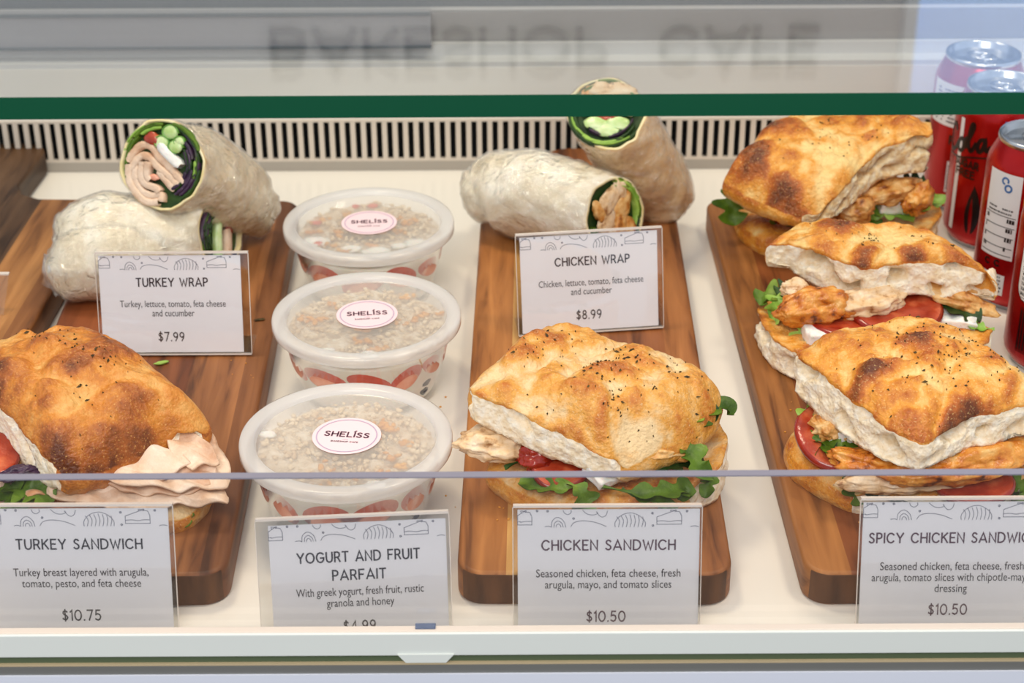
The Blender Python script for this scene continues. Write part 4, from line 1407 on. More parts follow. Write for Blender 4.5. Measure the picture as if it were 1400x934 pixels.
for i, (pp, w, m_) in enumerate([
    ([(1015, 262, .056), (1005, 268, .054), (1000, 285, .046), (1003, 308, .036)], .028, 'arugula'),
    ([(1035, 285, .050), (1055, 298, .047), (1085, 306, .045)], .016, 'arugula'),
    ([(1150, 290, .048), (1170, 285, .050), (1190, 280, .052), (1200, 300, .044)], .024, 'arugula_bright'),
    ([(1180, 305, .044), (1195, 290, .048), (1220, 292, .047), (1250, 300, .043)], .022, 'arugula_bright'),
    ([(1150, 300, .046), (1175, 300, .045), (1190, 306, .042), (1200, 314, .04)], .018, 'arugula'),
    ([(1235, 290, .050), (1255, 285, .050), (1275, 272, .052), (1285, 282, .048)], .02, 'arugula_bright'),
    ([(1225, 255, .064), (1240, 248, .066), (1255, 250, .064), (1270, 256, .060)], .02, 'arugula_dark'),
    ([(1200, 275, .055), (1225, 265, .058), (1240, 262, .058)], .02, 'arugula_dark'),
]): leafp(sa, pp, w, m_, i + 21, lobes=2)

sb = thing('spicy_chicken_sandwich', 'middle spicy chicken sandwich with airy cut side and orange chicken showing', 'sandwich', P(1200, 440, ZB), 'spicy chicken sandwiches in a row')
bread('bottom_bread', [(1034, 420, .042, .02, 'x'), (1070, 400, .042, .018, 'c'), (1200, 385, .042, .018, 'c'), (1320, 410, .042, .018, 'c'), (1358, 446, .042, .018, 'x'), (1350, 470, .042, .019, 'x'), (1290, 500, .042, .019, 'x'), (1180, 500, .042, .019, 'x'), (1110, 490, .042, .02, 'x'), (1060, 466, .042, .02, 'x'), (1040, 440, .042, .02, 'x')],
      .044, sb, 'crust', 'crumb', 9.1, bump=.003, n=160, rings=18, holes=1)
bread('top_bread', [(1046, 334, .080, .012, 'c'), (1060, 318, .084, .014, 'c'), (1085, 302, .087, .016, 'c'), (1112, 297, .089, .018, 'c'), (1160, 304, .089, .02, 'c'), (1215, 302, .089, .02, 'c'), (1255, 305, .088, .02, 'c'), (1290, 324, .085, .018, 'c'), (1325, 345, .080, .016, 'c'), (1350, 365, .074, .012, 'c'),
                    (1367, 392, .066, .006, 'x'), (1352, 374, .074, .017, 'x'), (1325, 361, .079, .024, 'x'), (1285, 358, .081, .026, 'x'), (1265, 356, .082, .024, 'x'), (1230, 358, .082, .024, 'x'), (1178, 366, .081, .026, 'x'), (1145, 352, .082, .028, 'x'), (1110, 340, .083, .024, 'x'), (1080, 332, .083, .018, 'x'), (1058, 333, .082, .014, 'x')],
      .092, sb, 'crust', 'crumb', 10.4, bump=.005, cell=24, flecks=60, brown0=.34, holes=1.3,
      bubble=[(1180, 345, .018, .004, .2), (1245, 342, .014, .004, .3), (1110, 315, .02, .002, -.05), (1290, 340, .02, .004, .15), (1330, 362, .016, .003, .3), (1215, 320, .014, -.002, -.2), (1150, 305, .02, .002, .3), (1265, 352, .006, -.006, -.1)])
lump('chicken_piece', P(1112, 420, .056), (.024, .0125, .0115), euler(0, -8, 8), 'chicken_spiced', sb, 15, .12, label='glossy orange chicken chunk')
lump('chicken_piece', P(1152, 420, .054), (.016, .010, .008), euler(0, 10, -20), 'chicken_spiced', sb, 17, .2)
lump('chicken_piece', P(1182, 414, .056), (.026, .012, .009), euler(0, -5, 12), 'chicken_white', sb, 16, .16)
lump('chicken_piece', P(1086, 396, .060), (.008, .007, .006), euler(0, 0, 0), 'chicken_white', sb, 18, .16)
lump('chicken_piece', P(1300, 404, .054), (.028, .009, .007), euler(0, 12, -22), 'chicken', sb, 19, .12)
tomato(sb, P(1220, 424, .050), .031, .0055, euler(4, 2, 0), 1)
tomato(sb, P(1170, 437, .047), .031, .0055, euler(2, 3, 0), 5)
chunk('feta_block', P(1150, 456, .044), (.046, .02, .008), euler(0, 3, 8), 'feta', sb, 7)
chunk('feta_block', P(1290, 434, .044), (.040, .02, .007), euler(0, 3, -12), 'feta', sb, 9)
for i, (pp, w, m_) in enumerate([
    ([(1090, 425, .050), (1070, 408, .052), (1050, 405, .050), (1036, 414, .046)], .022, 'arugula'),
    ([(1075, 400, .054), (1062, 408, .053), (1065, 425, .048), (1055, 440, .040)], .020, 'arugula_bright'),
    ([(1090, 430, .048), (1100, 445, .045), (1098, 465, .038), (1105, 480, .03)], .018, 'arugula_bright'),
    ([(1090, 398, .056), (1080, 392, .058), (1070, 396, .056), (1062, 402, .054)], .014, 'arugula_dark'),
    ([(1250, 395, .055), (1280, 410, .052), (1315, 425, .049), (1340, 440, .045)], .022, 'arugula_dark'),
    ([(1360, 450, .042), (1345, 449, .043), (1325, 444, .044), (1305, 438, .045)], .010, 'arugula_bright'),
]): leafp(sb, pp, w, m_, i + 41, lobes=2)

sc_ = thing('spicy_chicken_sandwich', 'front spicy chicken sandwich with blistered herb-flecked crust behind its sign', 'sandwich', P(1260, 630, ZB), 'spicy chicken sandwiches in a row')
bread('bottom_bread', [(1076, 592, .042, .020, 'c'), (1095, 570, .043, .02, 'c'), (1200, 540, .042, .018, 'c'), (1400, 560, .042, .018, 'c'), (1450, 600, .042, .018, 'x'), (1440, 640, .040, .018, 'x'), (1350, 672, .036, .014, 'x'), (1250, 680, .035, .013, 'x'), (1170, 672, .036, .014, 'c'), (1115, 640, .039, .017, 'c'), (1085, 616, .041, .019, 'c')],
      .044, sc_, 'crust', 'crumb', 11.9, bump=.004, n=150, rings=18)
bread('top_bread', [(1088, 478, .091, .021, 'c'), (1114, 460, .095, .022, 'c'), (1140, 446, .098, .022, 'c'), (1190, 437, .099, .022, 'c'), (1232, 429, .101, .022, 'c'), (1280, 429, .102, .022, 'c'), (1312, 438, .101, .022, 'c'), (1328, 456, .099, .02, 'c'), (1348, 470, .098, .02, 'c'), (1372, 488, .096, .02, 'c'), (1408, 508, .093, .02, 'c'), (1450, 540, .088, .02, 'x'),
                    (1440, 558, .086, .02, 'x'), (1400, 552, .087, .020, 'x'), (1366, 562, .086, .021, 'x'), (1340, 565, .085, .021, 'x'), (1300, 588, .082, .018, 'x'), (1262, 608, .078, .017, 'x'), (1215, 585, .082, .021, 'x'), (1175, 552, .086, .025, 'x'), (1130, 515, .089, .027, 'x'), (1095, 489, .091, .024, 'x')],
      .105, sc_, 'crust', 'crumb', 12.6, bump=.007, cell=26, flecks=200, brown0=.36, holes=.9,
      bubble=[(1278, 462, .021, .006, .45), (1122, 476, .010, .005, .35), (1190, 492, .010, .004, .4), (1215, 460, .013, .003, .25), (1345, 520, .014, .006, .35), (1170, 505, .006, .003, .4), (1225, 540, .022, .002, .15), (1240, 480, .006, -.006, -.2), (1300, 560, .02, .002, .2), (1262, 598, .01, .001, -.25), (1160, 450, .016, .001, -.1), (1250, 580, .014, .001, .1), (1320, 540, .012, .002, .3)])
tomato(sc_, P(1145, 595, .052), .024, .0055, euler(18, -10, 20), 2)
tomato(sc_, P(1330, 655, .042), .022, .004, euler(8, 0, 0), 3)
chunk('feta_block', P(1160, 594, .055), (.020, .012, .007), euler(0, 8, -10), 'feta', sc_, 11)
lump('chicken_piece', P(1135, 585, .056), (.010, .012, .008), euler(10, 20, 30), 'chicken', sc_, 21, .18)
lump('chicken_piece', P(1205, 636, .050), (.028, .011, .009), euler(0, 4, -12), 'chicken_spiced', sc_, 23, .15)
lump('chicken_piece', P(1320, 630, .054), (.046, .014, .010), euler(0, -4, 10), 'chicken_spiced', sc_, 25, .12)
lump('chicken_piece', P(1235, 655, .044), (.036, .010, .007), euler(0, 0, 4), 'chicken_white', sc_, 27, .14)
for i, (pp, w, m_) in enumerate([
    ([(1135, 575, .058), (1115, 562, .058), (1105, 575, .055), (1100, 598, .048)], .016, 'arugula_bright'),
    ([(1170, 640, .046), (1155, 615, .050), (1125, 606, .052), (1106, 614, .047)], .022, 'arugula'),
    ([(1110, 600, .053), (1135, 610, .052), (1160, 622, .050), (1165, 640, .044)], .022, 'arugula'),
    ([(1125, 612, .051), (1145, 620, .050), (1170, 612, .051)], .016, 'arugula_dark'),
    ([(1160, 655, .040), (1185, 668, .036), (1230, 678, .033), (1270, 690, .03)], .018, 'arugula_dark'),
    ([(1170, 640, .042), (1168, 665, .036), (1178, 690, .028)], .018, 'arugula'),
    ([(1290, 660, .040), (1310, 672, .036), (1330, 680, .034), (1350, 690, .03)], .02, 'arugula_dark'),
    ([(1360, 655, .042), (1385, 660, .040), (1400, 672, .036), (1390, 690, .03)], .024, 'arugula'),
]): leafp(sc_, pp, w, m_, i + 61, lobes=2)


# ==================================================================== WRAPS
def wrap(label, axis, radii, nrm, mat, seed, group, film=True, squash=1.0, endflat=.5, gather=False):
    pts = [Vector(a) for a in axis]
    root = thing('wrap', label, 'wrap', Vector((sum(p.x for p in pts) / len(pts), sum(p.y for p in pts) / len(pts), ZB)), group)
    rows, n = 40, 72
    nrm = Vector(nrm).normalized()

    def lerp_list(L, s):
        t = s * (len(L) - 1); i = min(int(t), len(L) - 2); u = t - i
        u2 = u
        p0 = L[max(0, i - 1)]; p1 = L[i]; p2 = L[i + 1]; p3 = L[min(len(L) - 1, i + 2)]
        return (p1 * 2 + (p2 - p0) * u2 + (p0 * 2 - p1 * 5 + p2 * 4 - p3) * u2 ** 2 + (p1 * 3 - p0 - p2 * 3 + p3) * u2 ** 3) * .5
    ax0 = (pts[1] - pts[0]).normalized()
    off = Vector((seed * 2.3, seed, seed * .7))

    def ring(s, grow=0.0, cutface=False):
        p = lerp_list(pts, s); r = lerp_list(radii, s) + grow
        d = (lerp_list(pts, min(1, s + .02)) - lerp_list(pts, max(0, s - .02))).normalized()
        e1, e2, _ = frame_from(d)
        out = []
        for i in range(n):
            a = 2 * math.pi * i / n
            v = e1 * math.cos(a) * r + e2 * math.sin(a) * r * squash
            q = p + v
            nn = noise.fractal(q * 45 + off, 1, 2, 3)
            q += v.normalized() * (nn * .0022 + .0009 * noise.noise(q * 140))
            out.append(q)
        return out, p, d

    def build(grow, name, m, parent, s1=1.0, wr=0):
        V = []; F = []
        for k in range(rows + 1):
            s = k / rows * s1
            out, p, d = ring(s, grow)
            w = max(0, 1 - s / .45)
            for q in out:
                # blend toward the oblique cut plane near the cut end
                t = (pts[0] - q).dot(nrm) / d.dot(nrm)
                t0 = ax0.dot(nrm)
                tt = (pts[0] - q).dot(nrm) / t0
                if k == 0: q = q + ax0 * tt
                else:
                    # slide proportionally so that rows do not cross
                    first = (pts[0] - (q - (p - pts[0]))).dot(nrm) / t0
                    q = q + d * first * w
                if wr:
                    q = q + Vector((0, 0, 1)) * noise.noise(q * 260 + off) * wr
                V.append(q)
        for k in range(rows):
            for i in range(n):
                j = (i + 1) % n
                F.append((k * n + i, k * n + j, (k + 1) * n + j, (k + 1) * n + i))
        # rounded closed end
        last = V[-n:]
        d = (pts[-1] - pts[-2]).normalized()
        c = sum(last, Vector()) / n
        prev = rows * n
        for e in range(1, 7):
            a = e / 6 * math.pi / 2
            st = len(V)
            for q in last:
                rr = (q - c)
                V.append(c + rr * max(.02, math.cos(a)) + d * math.sin(a) * rr.length * endflat + (rr.normalized() * .0012 * math.sin(e * 2.1 + 9 * math.atan2(rr.z, rr.x + rr.y)) if e < 5 else Vector()))
            for i in range(n):
                j = (i + 1) % n
                F.append((prev + i, prev + j, st + j, st + i))
            prev = st
        return V, F
    V, F = build(0, 'tortilla', mat, root)
    # lip: inner ring of the cut, recessed
    rimv = V[:n]
    fc = sum(rimv, Vector()) / n
    st = len(V)
    V += [q + (fc - q).normalized() * .0016 for q in rimv]
    st2 = len(V)
    V += [q + (fc - q).normalized() * .0022 - nrm * .006 for q in rimv]
    M = [0] * len(F)
    for i in range(n):
        j = (i + 1) % n
        F.append((i, st + i, st + j, j)); M.append(1)
        F.append((st + i, st2 + i, st2 + j, st + j)); M.append(1)
    tort = mk('tortilla', V, F, [mat, 'tortilla_inner'], root, fm=M)
    # dark leafy bed closing the cut face
    V2 = [fc - nrm * .0045] + [q - nrm * .0035 + (fc - q).normalized() * .001 for q in rimv]
    mk('leafy_bed', V2, [(0, i + 1, (i + 1) % n + 1) for i in range(n)], 'arugula_dark', root)
    if film:
        Vf, Ff = build(.0012, 'film', 'film', root, 1.0, wr=.0012)
        mk('plastic_film', Vf, Ff, 'film', root)
    e1, e2, _ = frame_from(nrm)
    # make e1 point to image right
    if e1.x < 0: e1 = -e1
    if e2.z < 0: e2 = -e2
    R1 = max(abs((q - fc).dot(e1)) for q in rimv)
    R2 = max(abs((q - fc).dot(e2)) for q in rimv)

    def Q(u, v, w=0.0): return fc + e1 * u * R1 + e2 * v * R2 + nrm * w
    B = Matrix((e1, e2, nrm)).transposed()
    return root, Q, B, R1, R2


def ribbon(parent, Q, pts, w, mat, name, depth=.005, top=0.0008, it=2, nrm_amp=.0006, seed=1):
    """thick strip seen end-on in a wrap's cut face: pts in face units, w in metres"""
    p2 = smooth_poly(pts, it)
    V = []; F = []
    n = len(p2)
    W = [Q(a, b) for a, b in p2]
    nn = (Q(0, 0, 1) - Q(0, 0, 0)).normalized()
    for i in range(n):
        d = (W[min(n - 1, i + 1)] - W[max(0, i - 1)]).normalized()
        s = nn.cross(d).normalized()
        ww = w / 2 * (1 + .25 * noise.noise(W[i] * 200 + Vector((seed, 0, 0))))
        if i in (0, n - 1): ww *= .5
        h = top + nrm_amp * noise.noise(W[i] * 260 + Vector((0, seed, 0)))
        V += [W[i] + s * ww - nn * depth, W[i] + s * ww + nn * (h - .0004), W[i] + s * ww * .4 + nn * h, W[i] - s * ww * .4 + nn * h, W[i] - s * ww + nn * (h - .0004), W[i] - s * ww - nn * depth]
    for i in range(n - 1):
        for k in range(5):
            F.append((i * 6 + k, i * 6 + k + 1, i * 6 + k + 7, i * 6 + k + 6))
    F.append(tuple(range(6))); F.append(tuple(reversed(range((n - 1) * 6, n * 6))))
    return mk(name, V, F, mat, parent)


def leaf_arcs(root, Q, a0, a1, cnt, rad, mats, seed):
    rnd = random.Random(seed)
    for k in range(cnt):
        r_ = rad + rnd.uniform(-.09, .07)
        s = R(a0 + (a1 - a0) * rnd.uniform(0, .75)); e = s + R(a1 - a0) * rnd.uniform(.2, .4)
        pts = [(r_ * math.cos(s + (e - s) * t / 6), r_ * math.sin(s + (e - s) * t / 6)) for t in range(7)]
        ribbon(root, Q, pts, rnd.uniform(.0010, .0026), rnd.choice(mats), 'lettuce_leaf', .004, rnd.uniform(.000, .0014), 1, .001, k)


GT = 'turkey wraps stacked on the brown board'
GC = 'chicken wraps on the striped board'
# upper turkey wrap
A0 = PY(220, 224, 1.10)
w1, Q, B, r1, r2 = wrap('upper turkey wrap, its round cut face showing rolled turkey slices', [A0, PY(270, 240, 1.125), PY(318, 265, 1.15), PY(347, 288, 1.165)],
                        [.0300, .0305, .0275, .0185], (-.30, -.82, .42), 'tortilla', 1.2, GT, film=True, endflat=.7)
leaf_arcs(w1, Q, -60, 80, 12, .86, ['arugula', 'arugula_bright', 'purple_leaf', 'arugula_dark'], 4)
leaf_arcs(w1, Q, 90, 240, 12, .88, ['arugula', 'arugula_bright', 'arugula'], 7)
leaf_arcs(w1, Q, -70, 60, 12, .68, ['purple_leaf', 'purple_leaf', 'arugula_dark'], 9)
for i, pts in enumerate([
    [(-.78, -.05), (-.6, .35), (-.3, .38), (-.15, .2), (.15, .0), (.4, -.2), (.55, -.35)],
    [(-.7, -.2), (-.5, .15), (-.3, .12), (-.1, -.05), (.2, -.22), (.45, -.4)],
    [(-.75, -.1), (-.72, -.45), (-.45, -.75), (-.2, -.88), (.05, -.82)],
    [(-.6, -.1), (-.58, -.45), (-.35, -.68), (-.1, -.72), (.12, -.62), (.1, -.8)],
    [(-.45, .0), (-.45, -.35), (-.28, -.5), (-.05, -.52), (.05, -.6)],
    [(-.3, .02), (-.32, -.3), (-.2, -.38)],
    [(-.05, -.15), (.2, -.38), (.4, -.5)],
]): ribbon(w1, Q, pts, .0048, 'turkey_meat', 'turkey_slice', .005, .0010 + .0003 * (i % 3), 2, .0008, i + 1)
ribbon(w1, Q, [(-.1, .42), (.15, .22), (.45, .02)], .0060, 'feta', 'cheese_strip', .006, .0025, 1)
for i, (u, v, s) in enumerate([(.12, .72, .0060), (-.05, .48, .0055), (.28, .42, .0055), (.35, .55, .004)]):
    c = Q(u, v, .0002)
    V, F = lump_vf(c, (s, s * .8, .0016), B, i, .08, 1.2, 2); mk('cucumber_slice', V, F, 'cucumber', w1)
    ribbon(w1, Q, [(u + s / r1 * math.cos(a) * 1.0, v + s * .8 / r2 * math.sin(a)) for a in [k * math.pi / 5 for k in range(9)]], .0009, 'cucumber_skin', 'cucumber_peel', .003, .0014, 1)
V, F = lump_vf(Q(-.28, .52), (.006, .0045, .002), B, 3, .15); mk('tomato_piece', V, F, 'tomato', w1)
V, F = lump_vf(Q(-.12, -.30), (.004, .002, .0015), B, 3, .15); mk('tomato_piece', V, F, 'strawberry_flesh', w1)

# lower turkey wrap
A0 = P(302, 322, .048)
w2, Q, B, r1, r2 = wrap('lower turkey wrap lying sideways in glossy film beneath the other', [A0, P(250, 328, .049), P(180, 326, .052), P(122, 330, .051), P(100, 340, .046)],
                        [.0255, .0275, .030, .0285, .019], (.95, -.26, .18), 'tortilla_pale', 3.4, GT, film=True, endflat=.45)
leaf_arcs(w2, Q, 20, 330, 20, .80, ['arugula_dark', 'arugula', 'purple_leaf'], 14)
leaf_arcs(w2, Q, 60, 200, 12, .6, ['arugula_dark', 'purple_leaf', 'arugula'], 15)
ribbon(w2, Q, [(-.3, -.5), (-.1, .0), (.1, .3)], .005, 'cucumber', 'cucumber_slice', .004, .0015)
ribbon(w2, Q, [(.1, -.6), (.3, -.2), (.35, .0)], .007, 'turkey_meat', 'turkey_slice', .004, .0015)
V, F = lump_vf(Q(.45, .0), (.005, .006, .002), B, 3, .15); mk('tomato_piece', V, F, 'tomato', w2)
# overlapping outer flap of tortilla along the front
fl_ = MB()
fpts = [P(240, 328, .047), P(205, 338, .048), P(150, 352, .049), P(105, 362, .045), P(84, 366, .040)]
rad = [.0215, .0262, .0265, .0235, .016]
rows = 26
for k in range(rows + 1):
    t = k / rows * 4; i = min(3, int(t)); u = t - i
    p = fpts[i].lerp(fpts[i + 1], u); r0 = rad[i] * (1 - u) + rad[i + 1] * u
    d = (fpts[min(4, i + 1)] - fpts[i]).normalized(); e1, e2, _ = frame_from(d)
    for j in range(40):
        a = 2 * math.pi * j / 40
        q = p + (e1 * math.cos(a) + e2 * math.sin(a)) * r0
        q += (q - p).normalized() * (noise.fractal(q * 60, 1, 2, 3) * .0025)
        q.z = max(q.z - .002, ZB + .0008)
        fl_.V.append(q)
for k in range(rows):
    for j in range(40):
        jj = (j + 1) % 40
        fl_.F.append((k * 40 + j, k * 40 + jj, (k + 1) * 40 + jj, (k + 1) * 40 + j)); fl_.M.append(0)
fl_.F.append(tuple(range(40))); fl_.M.append(0)
fl_.F.append(tuple(reversed(range(rows * 40, rows * 40 + 40)))); fl_.M.append(0)
flap = fl_.mk('tortilla_flap', 'tortilla_pale', w2)
cc = sum(fl_.V, Vector()) / len(fl_.V)
V = [cc + (v - cc) * 1.03 + Vector((0, 0, max(0, noise.noise(v * 200)) * .002)) for v in fl_.V]
for v in V: v.z = max(v.z, ZB + .0004)
mk('plastic_film', V, fl_.F, 'film', w2)
# twisted film tail
V, F = lump_vf(P(76, 375, .034), (.008, .014, .012), euler(10, 0, 30), 9, .35, 3, 3)
mk('film_twist', V, F, 'film', w2)

# left chicken wrap
A0 = P(842, 296, .050)
w3, Q, B, r1, r2 = wrap('chicken wrap lying on its side in shiny film, left of the upright one', [A0, P(800, 285, .052), P(735, 268, .053), P(680, 262, .052), P(655, 266, .049)],
                        [.0275, .030, .0315, .0275, .0205], (.72, -.66, .22), 'tortilla_pale', 5.5, GC, film=True, endflat=.6)
leaf_arcs(w3, Q, -80, 90, 12, .82, ['arugula', 'arugula_bright', 'arugula_dark'], 24)
leaf_arcs(w3, Q, 150, 260, 8, .80, ['arugula', 'purple_leaf'], 25)
for i, (u, v, a, b_) in enumerate([(-.1, .42, .014, .008), (.25, .15, .015, .008), (-.3, -.02, .011, .008), (.1, -.28, .014, .008), (-.25, -.5, .013, .008), (.38, -.45, .010, .007), (.3, .55, .008, .006), (-.5, .3, .008, .005)]):
    V, F = lump_vf(Q(u, v, -.0005), (a, b_, .0026), B @ rotz(30 + i * 12), i + 3, .2)
    mk('chicken_piece', V, F, 'chicken' if i % 2 else 'chicken_white', w3)
V, F = lump_vf(Q(.3, -.62), (.004, .003, .002), B, 5, .2); mk('cucumber_slice', V, F, 'cucumber', w3)

# right chicken wrap
A0 = PY(829, 155, 1.172)
w4, Q, B, r1, r2 = wrap('chicken wrap propped upright behind the other, cut face up', [A0, PY(856, 195, 1.186), PY(884, 236, 1.198), PY(903, 268, 1.208)],
                        [.0262, .0275, .0275, .0255], (-.12, -.66, .70), 'tortilla_warm', 6.6, GC, film=True, endflat=.45)
leaf_arcs(w4, Q, 100, 350, 22, .84, ['arugula', 'arugula', 'arugula_bright', 'arugula_dark'], 34)
leaf_arcs(w4, Q, 200, 340, 10, .62, ['purple_leaf', 'arugula_dark'], 35)
leaf_arcs(w4, Q, 10, 150, 10, .86, ['purple_leaf', 'arugula_dark', 'arugula'], 36)
for i, (u, v, a, b_, rz_) in enumerate([(-.2, .66, .012, .006, 10), (.25, .66, .012, .006, -5), (-.55, .35, .007, .011, 0), (.1, .42, .017, .0055, 4), (.05, .18, .016, .006, 0), (.5, .3, .008, .009, 0), (-.3, .1, .009, .006, 0)]):
    V, F = lump_vf(Q(u, v, -.0005), (a, b_, .0026), B @ rotz(rz_), i + 3, .2)
    mk('chicken_piece', V, F, 'chicken_white' if i != 2 else 'chicken', w4)
V, F = lump_vf(Q(.0, -.08), (.008, .004, .002), B, 5, .2); mk('tomato_piece', V, F, 'tomato', w4)
for i, (u, v, s) in enumerate([(-.2, -.30, .009), (.28, -.25, .009), (.05, -.46, .009)]):
    V, F = lump_vf(Q(u, v), (s, s * .6, .002), B, i, .1); mk('cucumber_slice', V, F, 'cucumber', w4)


# ==================================================================== CANS
CR = .0331


def can(label, cx, cy, rot, kind):
    c = Vector((cx, cy, 0))
    root = thing('soda_can', label, 'can', c, 'red cola cans in the right corner')

    def T(a, z, r=CR + .00012):
        t = R(a + rot)
        return c + Vector((r * math.sin(t), -r * math.cos(t), z))      # a = 0 faces the viewer, + to the right
    V, F = lathe([(.024, .0012), (.0265, .0), (.0285, .003), (.0325, .009), (CR, .012), (CR, .100), (.0322, .105), (.0290, .112), (.0270, .1165)], 96, c)
    body = mk('can_body', V, F, 'can_red', root)
    V, F = lathe([(.0270, .1165), (.0278, .1180), (.0274, .1203), (.0262, .1208), (.0252, .1198), (.0248, .1150), (.0238, .1142), (.0228, .1160), (.0001, .1162)], 96, c)
    lid = mk('can_lid', V, F, 'aluminium', root)
    # pull tab
    mb_ = MB()
    n = 28
    rr = rotz(-40 + rot)
    for (r0a, r0b) in ((1, .62),):
        V = []
        for k, (s, z) in enumerate(((1, .1168), (.62, .1168), (.62, .1182), (1, .1182))):
            for i in range(n):
                t = 2 * math.pi * i / n
                V.append(c + rr @ Vector((math.cos(t) * .0125 * s - .001, math.sin(t) * .0078 * s, z)))
        F = []
        for k in range(4):
            for i in range(n):
                j = (i + 1) % n; kk = (k + 1) % 4
                F.append((k * n + i, k * n + j, kk * n + j, kk * n + i))
        mb_.add(V, F)
    v, f = lathe([(.0030, .1163), (.0030, .1186), (.0001, .1189)], 20, c); mb_.add(v, f)
    mb_.mk('pull_tab', 'aluminium', lid)
    V, F = lathe([(.0245, .0002), (.0265, -.0), (.0288, .0031), (.0290, .0036)], 80, c)
    mk('base_ring', V, F, 'aluminium', root)

    def patch(name, a0, a1, z0, z1, mat, rad=0, lift=.00012, parent=body):
        # rounded rectangle on the cylinder, as a grid clipped by rows
        rows_ = 24; cols = 20
        V = []; F = []
        for i in range(rows_ + 1):
            z = z0 + (z1 - z0) * i / rows_
            dz = min(z - z0, z1 - z)
            inset = 0
            if rad and dz < rad: inset = (rad - math.sqrt(max(0, rad * rad - (rad - dz) ** 2))) / CR * 57.3
            for j in range(cols + 1):
                V.append(T(a0 + inset + (a1 - a0 - 2 * inset) * j / cols, z, CR + lift))
        for i in range(rows_):
            for j in range(cols):
                q = i * (cols + 1) + j
                F.append((q, q + 1, q + cols + 2, q + cols + 1))
        return mk(name, V, F, mat, parent)

    def draw(name, v2, f2, mat, a, z, rz=0, lift=.0003, parent=body):
        cs_, sn = math.cos(R(rz)), math.sin(R(rz))
        V = [T(a + (p.x * cs_ - p.y * sn) / CR * 57.3, z + p.x * sn + p.y * cs_, CR + lift) for p in v2]
        return mk(name, V, f2, mat, parent, smooth=False)

    def rowsof(a0, a1, z0, z1, cnt, mat='can_black', parent=body, seed=1):
        rnd = random.Random(seed)
        V = []; F = []
        for k in range(cnt):
            z = z1 - (z1 - z0) * (k + .5) / cnt
            h = (z1 - z0) / cnt * .42
            a = a0 + 1.5
            while a < a1 - 3:
                w = rnd.uniform(1.2, 3.2)
                b0 = len(V)
                for q in range(3): V.append(T(a + w * q / 2, z, CR + .0003)); V.append(T(a + w * q / 2, z + h, CR + .0003))
                F.append((b0, b0 + 2, b0 + 3, b0 + 1)); F.append((b0 + 2, b0 + 4, b0 + 5, b0 + 3))
                a += w + rnd.uniform(.5, 1.2)
                if rnd.random() < .12: a += 7
        return mk('fine_print', V, F, mat, parent, smooth=False)

    def hlines(a0, a1, zs, w=.0005, mat='can_black', parent=body):
        V = []; F = []
        for z in zs:
            b0 = len(V)
            for q in range(11): V.append(T(a0 + (a1 - a0) * q / 10, z, CR + .00032)); V.append(T(a0 + (a1 - a0) * q / 10, z + w, CR + .00032))
            for q in range(10): F.append((b0 + 2 * q, b0 + 2 * q + 2, b0 + 2 * q + 3, b0 + 2 * q + 1))
        return mk('table_rule', V, F, mat, parent, smooth=False)
    if kind == 'script':
        # flowing script word, capital and three small letters
        sc = .020
        strokes = [
            [(-1.7, .9), (-1.75, 1.15), (-2.1, 1.2), (-2.6, .8), (-2.75, .2), (-2.4, -.2), (-1.9, -.1), (-1.6, .15), (-1.45, .3)],
            [(-1.05, .5), (-1.3, .45), (-1.5, .1), (-1.35, -.15), (-1.05, -.1), (-.85, .2), (-.95, .48), (-1.05, .5), (-.8, .4), (-.6, .55)],
            [(-.75, .1), (-.4, .5), (.05, 1.05), (.12, 1.3), (-.08, 1.3), (-.35, .8), (-.5, .2), (-.4, -.12), (-.2, -.05), (.1, .3)],
            [(.75, .5), (.45, .52), (.2, .2), (.2, -.1), (.45, -.1), (.75, .35), (.8, .5), (.7, .1), (.78, -.12), (1.05, .1)],
            [(-2.6, -.35), (-1.5, -.5), (-.2, -.4), (.9, -.45), (1.3, -.2)]]
        V = []; F = []
        for s in strokes:
            v, f = stroke2d([(a * sc * .55, b * sc * .72) for a, b in smooth_poly(s, 2)], .0030 if s is not strokes[4] else .0012)
            b0 = len(V); V += v; F += [tuple(i + b0 for i in g) for g in f]
        draw('script_lettering', V, F, 'can_black', -45, .079, 12)
        for t, z, w_ in (('SUGAR', .064, .021), ('FREE', .0565, .0165)):
            v2, f2 = text_strokes(t, .0052, w_, .26)
            draw('block_lettering', v2, f2, 'can_black', -56, z)
        # dark ribbon curve, white disc and silver seam
        sh = [(-.2, 1), (.25, .6), (.5, 0), (.35, -.6), (-.1, -1), (-.05, -.4), (-.15, .2), (-.3, .7)]
        sh = smooth_poly(sh + [sh[0]], 2)[:-1]
        V = [T(-36 + a * 17, .032 + b * .020, CR + .0003) for a, b in sh]
        mid = T(-34.5, .032, CR + .0003)
        mk('dark_wave', V + [mid], [(i, (i + 1) % len(V), len(V)) for i in range(len(V))], 'can_black', body, smooth=False)
        sh = [(-.15, 1), (-.5, .5), (-.75, -.1), (-.6, -.7), (-.25, -1), (-.4, -.3), (-.35, .3)]
        sh = smooth_poly(sh + [sh[0]], 2)[:-1]
        V = [T(-36 + a * 17, .032 + b * .020, CR + .0003) for a, b in sh]
        mk('dark_wave', V + [T(-43, .030, CR + .0003)], [(i, (i + 1) % len(V), len(V)) for i in range(len(V))], 'can_black', body, smooth=False)
        V = [T(-8, .028, CR + .0003)] + [T(-8 + 12 * math.cos(t * math.pi / 12), .028 + .0085 * math.sin(t * math.pi / 12), CR + .0003) for t in range(24)]
        mk('white_disc', V, [(0, i + 1, (i + 1) % 24 + 1) for i in range(24)], 'can_white', body, smooth=False)
        patch('silver_seam', -73, -66, .013, .099, 'can_white')
